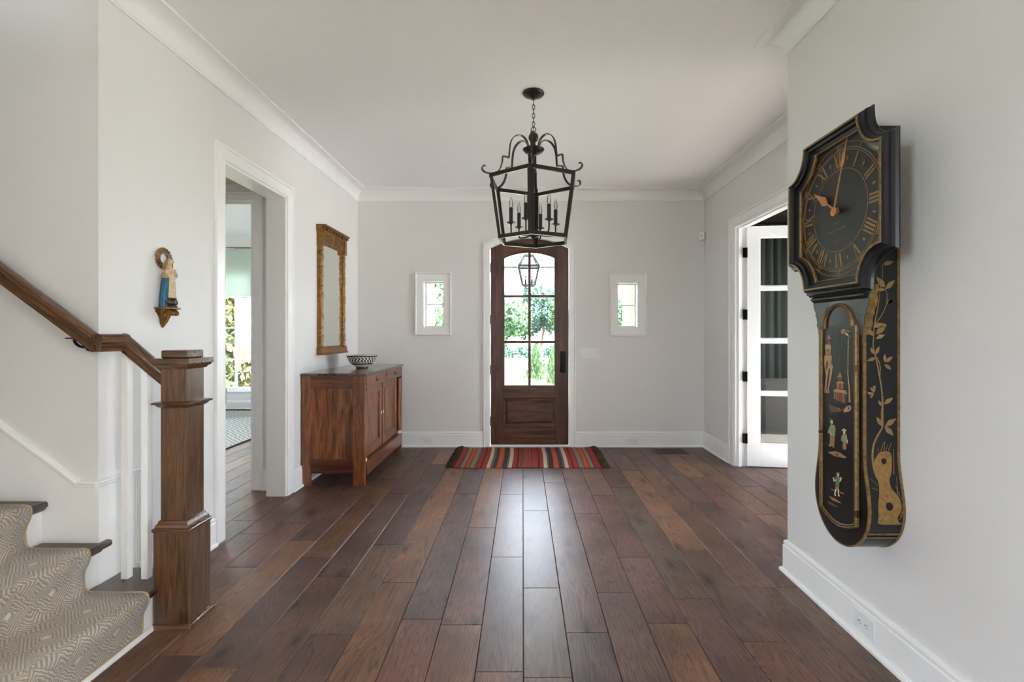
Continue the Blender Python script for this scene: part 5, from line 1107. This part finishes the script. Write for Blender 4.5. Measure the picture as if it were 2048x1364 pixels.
for i in range(11): obj('slat', B(1.512+i*0.03, 1.526+i*0.03, 5.345, 5.525, 0.001, 0.0035), M['ventwood'], fv)

# ---------------------------------------------------------------- bedroom beyond the opening
bw = thing('window_3', (-5.5, WY, 0.336), 'tall white bedroom window seen through the cased opening', 'window', kind='structure')
m = MB(); m.prism(rect(-6.25, -4.78, 0.336, 2.5), -0.05, -0.12, XZ(WY), holes=[rect(-6.19, -4.84, 0.38, 2.44)]); obj('window_frame', m, M['trim'], bw)
vx = [-6.19, -5.665, -5.136, -4.84]; vz = [0.38, 0.878, 1.44, 2.0, 2.44]
for x in vx[1:-1]: obj('muntin', MB().prism(rect(x-0.014, x+0.014, 0.38, 2.44), -0.06, -0.1, XZ(WY)), M['trim'], bw)
for z in vz[1:-1]: obj('muntin', MB().prism(rect(-6.19, -4.84, z-0.012, z+0.012), -0.065, -0.095, XZ(WY)), M['trim'], bw)
for a, b in zip(vx, vx[1:]):
    for c, d in zip(vz, vz[1:]): obj('pane', MB().prism(rect(a, b, c, d), -0.078, -0.082, XZ(WY)), M['glass'], bw)
obj('window_sill', B(-6.35, -4.68, WY-0.05, WY-0.0005, 0.30, 0.335), M['trim'], bw, bev=0.004)
rs = thing('roman_shade', (-5.45, WY-0.03, 2.0), 'pale fabric shade half lowered over the bedroom window', 'blind')
m = MB(); m.box(-6.3, -4.62, WY-0.05, WY-0.04, 2.0, 2.82); 
M['linen'], nt, bs = newmat('pale_linen'); bs.inputs['Base Color'].default_value = rgb(222, 228, 220); bs.inputs['Roughness'].default_value = 0.8
tl = nd(nt, 'ShaderNodeBsdfTranslucent'); tl.inputs['Color'].default_value = rgb(216, 226, 216); mxs = nd(nt, 'ShaderNodeMixShader'); mxs.inputs[0].default_value = 0.4
nt.links.new(bs.outputs[0], mxs.inputs[1]); nt.links.new(tl.outputs[0], mxs.inputs[2]); nt.links.new(mxs.outputs[0], nt.nodes['Material Output'].inputs['Surface'])
obj('fabric', m, M['linen'], rs)
obj('hem_bar', B(-6.3, -4.62, WY-0.056, WY-0.036, 1.985, 2.0), M['trim'], rs)
cr = thing('curtain_rod', (-5.5, WY-0.09, 2.84), 'thin dark curtain rod above the bedroom shade', 'rod')
m = MB(); m.tube([(-6.4, WY-0.09, 2.845), (-4.72, WY-0.09, 2.845)], 0.012, 10); obj('pole', m, M['brass'], cr, smooth=True)
m = MB(); m.tube([(-4.74, WY, 2.83), (-4.74, WY-0.09, 2.83), (-4.74, WY-0.09, 2.85)], 0.01, 8); m.ball((-4.70, WY-0.09, 2.845), 0.022, 10, 8); obj('finial', m, M['brass'], cr, smooth=True)
cf = thing('ceiling_fan', (-4.62, 6.5, 3.05), 'white ceiling fan in the bedroom, only blade tips in view', 'fan')
obj('down_rod', MB().lathe([(0.06, 3.049), (0.05, 3.0), (0.015, 2.99), (0.015, 2.62)], (-4.62, 6.5, 0), 16), M['trim'], cf, smooth=True)
obj('motor', MB().lathe([(0.03, 2.62), (0.11, 2.58), (0.12, 2.5), (0.07, 2.45), (0.02, 2.44)], (-4.62, 6.5, 0), 20), M['trim'], cf, smooth=True)
for k in range(5):
    a = 2*PI*k/5+0.08; d = Vector((math.cos(a), math.sin(a), 0)); s_ = Vector((-math.sin(a), math.cos(a), 0.16)); p = Vector((-4.62, 6.5, 2.50)); up = Vector((0, 0, 0.006))
    q = [p+d*0.1-s_*0.05, p+d*0.1+s_*0.05, p+d*0.6+s_*0.07, p+d*0.68, p+d*0.6-s_*0.07]; m = MB(); m.add(q+[v_+up for v_ in q], [(0, 1, 2, 3, 4), (5, 6, 7, 8, 9)]+[(i, (i+1) % 5, 5+(i+1) % 5, 5+i) for i in range(5)]); obj('blade', m, M['trim'], cf)
m_, nt, bs = newmat('grey_woven_rug'); tc = nd(nt, 'ShaderNodeTexCoord'); wv_ = nd(nt, 'ShaderNodeTexWave', wave_type='BANDS', bands_direction='DIAGONAL'); setin(wv_, Scale=9.0, Distortion=3.0, Detail=1.0); nt.links.new(tc.outputs['Object'], wv_.inputs['Vector'])
r_ = ramp(nt, [(0.3, rgb(150, 150, 146)), (0.7, rgb(196, 196, 192))]); nt.links.new(wv_.outputs['Fac'], r_.inputs['Fac']); nt.links.new(r_.outputs['Color'], bs.inputs['Base Color']); bs.inputs['Roughness'].default_value = 0.9; bump(nt, bs, wv_.outputs['Fac'], 0.5, 0.004)
ar = thing('area_rug', (-4.9, 6.3, 0), 'grey textured rug with dark border on the bedroom floor', 'rug')
obj('pile', B(-6.4, -3.44, 4.5, 8.25, 0.0008, 0.012), m_, ar); obj('border', MB().prism(rect(-6.42, -3.42, 4.48, 8.27), 0.0008, 0.013, XY, holes=[rect(-6.40, -3.44, 4.50, 8.25)]), M['slot'], ar)
bn = thing('upholstered_bench', (-5.38, 7.5, 0.013), 'grey upholstered bench on the bedroom rug', 'bench')
M['greyfab'] = mat_plain('grey_upholstery', rgb(142, 142, 140), 0.9, 0, 0.15, 120, 0.2)
obj('seat', B(-6.0, -4.77, 7.24, 7.72, 0.20, 0.37), M['greyfab'], bn, bev=0.02); obj('cushion', B(-5.99, -4.76, 7.22, 7.74, 0.371, 0.47), mat_plain('pale_cushion', rgb(186, 184, 180), 0.9, 0, 0.1, 90, 0.2), bn, bev=0.035)
for x in (-5.95, -4.84):
    for y_ in (7.28, 7.64): obj('leg', B(x, x+0.05, y_, y_+0.05, 0.0135, 0.2), M['greyfab'], bn)

# ---------------------------------------------------------------- study beyond the french door
def curtain(xa, xb, yb, z0, z1, label):
    m = MB(); n = 120; rows = []
    for j, z_ in enumerate((z0, (z0+z1)/2, z1)):
        for i in range(n+1):
            t = i/n; x = xa+(xb-xa)*t; ph = t*(xb-xa)/0.11*2*PI; rows.append((x+0.012*math.sin(ph*0.5+z_), yb+0.035*math.sin(ph)*(0.9+0.1*math.sin(z_*3)), z_))
    m.add(rows, [(j*(n+1)+i, j*(n+1)+i+1, (j+1)*(n+1)+i+1, (j+1)*(n+1)+i) for j in range(2) for i in range(n)])
    o = obj('curtain', m, mat_plain('grey_green_curtain', rgb(70, 75, 70), 0.85), smooth=True, recalc=False); s_ = o.modifiers.new('t', 'SOLIDIFY'); s_.thickness = 0.004
    return tag(o, label, 'curtain')
curtain(2.3, 4.2, 6.5, 0.02, 2.82, 'pleated grey-green floor-length curtain behind the french door glass')
ac = thing('armchair', (3.05, 5.7, 0), 'grey-beige tweed armchair behind the french door glass', 'armchair')
M['tweed'] = mat_plain('tweed', rgb(78, 73, 66), 0.9, 0, 0.25, 160, 0.3)
obj('back_shell', B(2.64, 3.46, 5.30, 5.44, 0.08, 0.835), M['tweed'], ac, bev=0.055); obj('back_cushion', B(2.76, 3.34, 5.445, 5.6, 0.33, 0.80), M['tweed'], ac, bev=0.06)
obj('seat_cushion', B(2.78, 3.32, 5.6, 6.1, 0.325, 0.46), M['tweed'], ac, bev=0.05); obj('seat_base', B(2.78, 3.32, 5.445, 6.08, 0.10, 0.32), M['tweed'], ac, bev=0.03)
for xa in (2.64, 3.32): obj('arm', B(xa, xa+0.14, 5.445, 6.08, 0.10, 0.60), M['tweed'], ac, bev=0.045)
for xa in (2.68, 3.37):
    for ya in (5.46, 5.98): obj('leg', B(xa, xa+0.05, ya, ya+0.05, 0.0005, 0.105), M['walnut_z'], ac)
sw3 = thing('window_5', (5.37, 3.5, 0.2), 'tall sunny study window on the right, hidden behind the clock wall', 'window', kind='structure')
m = MB(); m.prism(rect(2.8, 4.2, 0.2, 2.4), -0.05, -0.1, YZn(5.3), holes=[rect(2.86, 3.48, 0.26, 2.34), rect(3.52, 4.14, 0.26, 2.34)]); obj('window_frame', m, M['trim'], sw3)
sr = tag(obj('study_bounce_rug', B(2.6, 5.0, 2.9, 4.45, 0.0005, 0.012), mat_plain('pale_bounce_wool', rgb(142, 137, 130), 0.95, 0, 0.08, 60, 0.2)), 'pale rug added on the study floor to bounce light, hidden behind the clock wall', 'rug')  # unseen, added to bounce daylight onto the hall ceiling and left wall
sw2 = thing('window_4', (4.78, 6.6, 0.4), 'study window beyond the end of the grey curtain', 'window', kind='structure')
m = MB(); m.prism(rect(4.35, 5.2, 0.4, 2.4), -0.05, -0.1, XZ(6.6), holes=[rect(4.41, 4.755, 0.46, 2.34), rect(4.795, 5.14, 0.46, 2.34)]); obj('window_frame', m, M['trim'], sw2)

# ---------------------------------------------------------------- porch and garden
GZ = -0.5
M['palestone'] = mat_plain('pale_bounce_stone', rgb(206, 202, 198), 0.7, 0, 0.08, 12, 0.1)
M['columnshade'] = mat_plain('cream_column_shade', rgb(168, 160, 146), 0.5)  # cream darkened: the porch shade on the columns is put into their colour
M['stone'] = mat_plain('porch_stone', rgb(170, 165, 155), 0.7, 0, 0.12, 12, 0.1)
porch = struct('floor_porch', B(-4.5, 5.0, BY+0.17, 8.3, GZ, -0.03), M['stone'], 'pale stone porch floor outside the front door', 'floor')
struct('ceiling_porch', B(-1.93, 5.2, BY+0.17, 8.0, 3.2, 3.3), M['trim'], 'white porch ceiling', 'ceiling')
def porch_col(x, label):
    t = thing('porch_column', (x, 7.3, -0.03), label, 'column', 'white round porch columns')
    obj('shaft', MB().lathe([(0.13, 0.06), (0.132, 1.0), (0.118, 3.1)], (x, 7.3, -0.03), 28), M['columnshade'], t, smooth=True)
    obj('base', MB().lathe([(0.17, 0.0005), (0.17, 0.04), (0.15, 0.06), (0.135, 0.075)], (x, 7.3, -0.03), 28), M['columnshade'], t, smooth=True)
    obj('capital', MB().lathe([(0.12, 3.08), (0.14, 3.12), (0.16, 3.15), (0.16, 3.229)], (x, 7.3, -0.03), 28), M['columnshade'], t, smooth=True)
porch_col(-1.47, 'white porch column seen through the left little window'); porch_col(1.655, 'white porch column seen through the right little window')
plx, ply = 0.09, 6.9
M['lanternmetal'] = mat_plain('weathered_lantern_metal', rgb(44, 44, 48), 0.5, 0.3)
pl = thing('porch_lantern', (plx, ply, 3.2), 'dark tapered porch lantern hanging outside the front door glass', 'lantern')
m = MB(); zt, zb_, wt, wb_ = 2.30, 2.03, 0.145, 0.085
for sx_ in (-1, 1):
    for sy_ in (-1, 1):
        m.bar([(plx+sx_*wt, ply+sy_*wt, zt), (plx+sx_*wb_, ply+sy_*wb_, zb_)], (1, 0, 0), 0.03, 0.03); m.bar([(plx+sx_*wt, ply+sy_*wt, zt), (plx+sx_*0.06, ply+sy_*0.06, 2.46)], (1, 0, 0), 0.02, 0.02)
obj('corner_bars', m, M['lanternmetal'], pl)
for (h, z_, nm, hh_) in ((wt, zt, 'shoulder_frame', 0.018), (wb_, zb_, 'bottom_frame', 0.010), (0.06, 2.46, 'top_frame', 0.008)):
    m = MB(); m.sweep([(plx-h, ply-h), (plx+h, ply-h), (plx+h, ply+h), (plx-h, ply+h)], [(-0.014, z_-hh_), (0.012, z_-hh_), (0.012, z_+hh_), (-0.014, z_+hh_)], XY, True); obj(nm, m, M['lanternmetal'], pl)
m = MB(); m.bar([(plx-0.07, ply, 2.468), (plx+0.07, ply, 2.468)], (0, 1, 0), 0.14, 0.006); m.tube([(plx, ply, 2.468), (plx, ply, 3.2)], 0.008, 8); obj('hanger', m, M['lanternmetal'], pl)
m = MB()
for s_ in (-1, 1): m.tube([(plx+s_*wt, ply, 2.295), (plx+s_*0.42, ply, 2.295)], 0.009, 8); m.ball((plx+s_*0.19, ply, 2.295), 0.014, 8, 6); m.ball((plx+s_*0.40, ply, 2.295), 0.014, 8, 6)
obj('tie_bar', m, M['black'], pl, smooth=True)
for s_ in (-1, 1): obj('lantern_candle', MB().lathe([(0.014, 2.04), (0.014, 2.12), (0.006, 2.13), (0.012, 2.16), (0.002, 2.19)], (plx+s_*0.045, ply, 0), 10), M['black'], pl, smooth=True)
m_, nt, bs = newmat('lawn_grass'); tc = nd(nt, 'ShaderNodeTexCoord'); n_ = nd(nt, 'ShaderNodeTexNoise'); setin(n_, Scale=0.35, Detail=8.0); nt.links.new(tc.outputs['Object'], n_.inputs['Vector'])
r_ = ramp(nt, [(0.35, rgb(96, 102, 76)), (0.6, rgb(132, 138, 108))]); nt.links.new(n_.outputs['Fac'], r_.inputs['Fac']); nt.links.new(r_.outputs['Color'], bs.inputs['Base Color']); bs.inputs['Roughness'].default_value = 0.9
struct('ground', B(-80, 80, -60, 110, GZ-0.3, GZ), m_, 'sunlit green lawn outside', 'lawn')
struct('bounce_slab', B(6.16, 20, -9, 4, GZ, -0.08), M['palestone'], 'unseen pale slab added outside the rear room to bounce light upward', 'bounce_slab')  # unseen pale slab, added to throw neutral light up onto the ceilings
def foliage(c, r, n, size, seed, cols, hollow=0.55):
    rn = random.Random(seed); m = MB()
    for i in range(n):
        while True:
            p = Vector((rn.uniform(-1, 1), rn.uniform(-1, 1), rn.uniform(-1, 1)))
            if hollow < p.length < 1: break
        k = 1+0.18*math.sin(p.x*7+seed)+0.15*math.sin(p.z*9+p.y*6+seed*2)
        q = Vector((c[0]+p.x*r[0]*k, c[1]+p.y*r[1]*k, c[2]+p.z*r[2]*k))
        u = Vector((rn.gauss(0, 1), rn.gauss(0, 1), rn.gauss(0, 1))).normalized(); v = u.orthogonal().normalized(); s_ = size*rn.uniform(0.6, 1.3)
        m.cc = rn.choice(cols); m.add([q-u*s_, q-v*s_*0.5, q+u*s_, q+v*s_*0.5], [(0, 1, 2, 3)])
    return m
greens = [rgb(50, 76, 48), rgb(64, 90, 58), rgb(38, 62, 42), rgb(78, 100, 66)]
blueg = [rgb(42, 66, 54), rgb(54, 78, 62), rgb(34, 56, 48)]
M['bark'] = mat_plain('bark', rgb(82, 68, 56), 0.9, 0, 0.3, 8, 0.4)
def tree(x, y_, r, h, seed, cols, label, trunk_h=None, leaf=0.22, n=2600, group='trees beyond the lawn'):
    th_ = trunk_h if trunk_h is not None else h*0.35
    t = thing('tree', (x, y_, GZ), label, 'tree', group)
    obj('trunk', MB().tube([(x, y_, GZ), (x+0.1*r, y_, GZ+th_), (x, y_, GZ+h*0.7)], [0.07*r, 0.05*r, 0.02*r], 8), M['bark'], t, smooth=True)
    obj('crown', foliage((x, y_, GZ+(h+th_*0.6)/2+0.05*h), (r, r, (h-th_*0.6)/2*0.95), n, leaf, seed, cols), M['leaf'], t, recalc=False)
specs = [(-12.6, 50, 2.6, 4.9, 'low rounded tree at the far left through the door glass'), (-5.2, 40, 2.4, 4.0, 'small round tree left of the door muntin'), (-1.6, 43, 2.3, 4.6, 'spreading tree just left of the glass centre'),
         (1.6, 41, 2.2, 5.4, 'taller tree right of the door muntin'), (5.0, 42, 2.8, 5.8, 'tallest green tree at the right of the door glass'), (9.8, 44, 3.0, 5.0, 'broad tree beyond the right edge of the glass'),
         (-15.5, 38, 4.2, 9.5, 'large tree through the left little window'), (17.5, 44, 3.2, 6.0, 'tree beyond the right little window'), (-28.0, 52, 4.5, 9.0, 'far large tree left of the garden')]
for i, (x, y_, r, h, lab) in enumerate(specs):
    if i % 2: x, y_, r, h = x*1.18, y_*1.18, r*1.15, h*1.2
    tree(x, y_, r, h, 20+i, greens if i % 3 else blueg, lab, leaf=0.26 if y_ > 39 else 0.3, n=3000)
tree(-2.75, 12.5, 1.1, 4.6, 61, greens, 'slim leafy tree close to the porch at left', 1.6, 0.10, 1600)
hdg = thing('hedge', (0, 36, GZ), 'dark clipped hedge band along the far side of the lawn', 'hedge')
m = MB(); rn = random.Random(4)
for i in range(7000):
    q = Vector((rn.uniform(-22, 22), 36+rn.uniform(-0.5, 0.5), GZ+rn.uniform(0, 1.0))); u = Vector((rn.gauss(0, 1), rn.gauss(0, 1), rn.gauss(0, 1))).normalized(); v = u.orthogonal().normalized(); s_ = rn.uniform(0.1, 0.2)
    m.cc = rn.choice(blueg); m.add([q-u*s_, q-v*s_*0.5, q+u*s_, q+v*s_*0.5], [(0, 1, 2, 3)])
obj('foliage', m, M['leaf'], hdg, recalc=False)
def conifer(x, y_, h, r, seed, label):
    t = thing('conifer', (x, y_, GZ), label, 'shrub', 'young conifers on the lawn'); rn = random.Random(seed); m = MB()
    for i in range(1500):
        k = rn.random(); zz_ = GZ+0.08+k*h; rr = r*(1-k)**0.75*(0.75+0.35*rn.random()); a = rn.uniform(0, 2*PI)
        q = Vector((x+rr*math.cos(a), y_+rr*math.sin(a), zz_)); u = Vector((math.cos(a)*0.4, math.sin(a)*0.4, 1)).normalized(); v = Vector((-math.sin(a), math.cos(a), 0)); s_ = rn.uniform(0.05, 0.11)
        m.cc = rn.choice([rgb(78, 100, 66), rgb(62, 86, 58), rgb(98, 114, 80), rgb(52, 74, 52)]); m.add([q-u*s_, q-v*s_*0.4, q+u*s_, q+v*s_*0.4], [(0, 1, 2, 3)])
    obj('foliage', m, M['leaf'], t, recalc=False); obj('stem', MB().lathe([(0.04, 0), (0.015, h*0.8)], (x, y_, GZ), 8), M['bark'], t)
conifer(0.55, 18.2, 1.42, 0.5, 1, 'pale green young conifer nearest the door muntin'); conifer(1.26, 16.9, 1.25, 0.42, 2, 'pale green young conifer at the right of the door glass'); conifer(1.35, 20.0, 1.25, 0.45, 3, 'young conifer set behind the other two')
def bush(x, y_, r, h, seed, label, cols):
    t = thing('garden_bush', (x, y_, GZ), label, 'bush', 'bushes outside the bedroom window')
    obj('foliage', foliage((x, y_, GZ+h/2), (r, r, h/2), 2600, 0.10, seed, cols, 0.4), M['leaf'], t, recalc=False)
    obj('stem', MB().tube([(x, y_, GZ), (x, y_, GZ+h*0.6)], [0.06, 0.02], 8), M['bark'], t)
ye = [rgb(78, 72, 40), rgb(62, 68, 38), rgb(46, 60, 34), rgb(92, 82, 52)]
bush(-6.4, 11.0, 1.0, 3.4, 71, 'yellow-green bush filling the left of the bedroom window', ye); bush(-7.6, 15.2, 1.6, 4.8, 72, 'green bush behind in the bedroom window', ye); bush(-4.9, 13.2, 1.0, 2.8, 73, 'low green bush at the right of the bedroom window', ye); bush(-9.3, 11.4, 1.1, 3.8, 74, 'tall yellow-green bush farther left outside the bedroom', ye)

for o in bpy.data.objects:
    if '_o' in o: del o['_o']
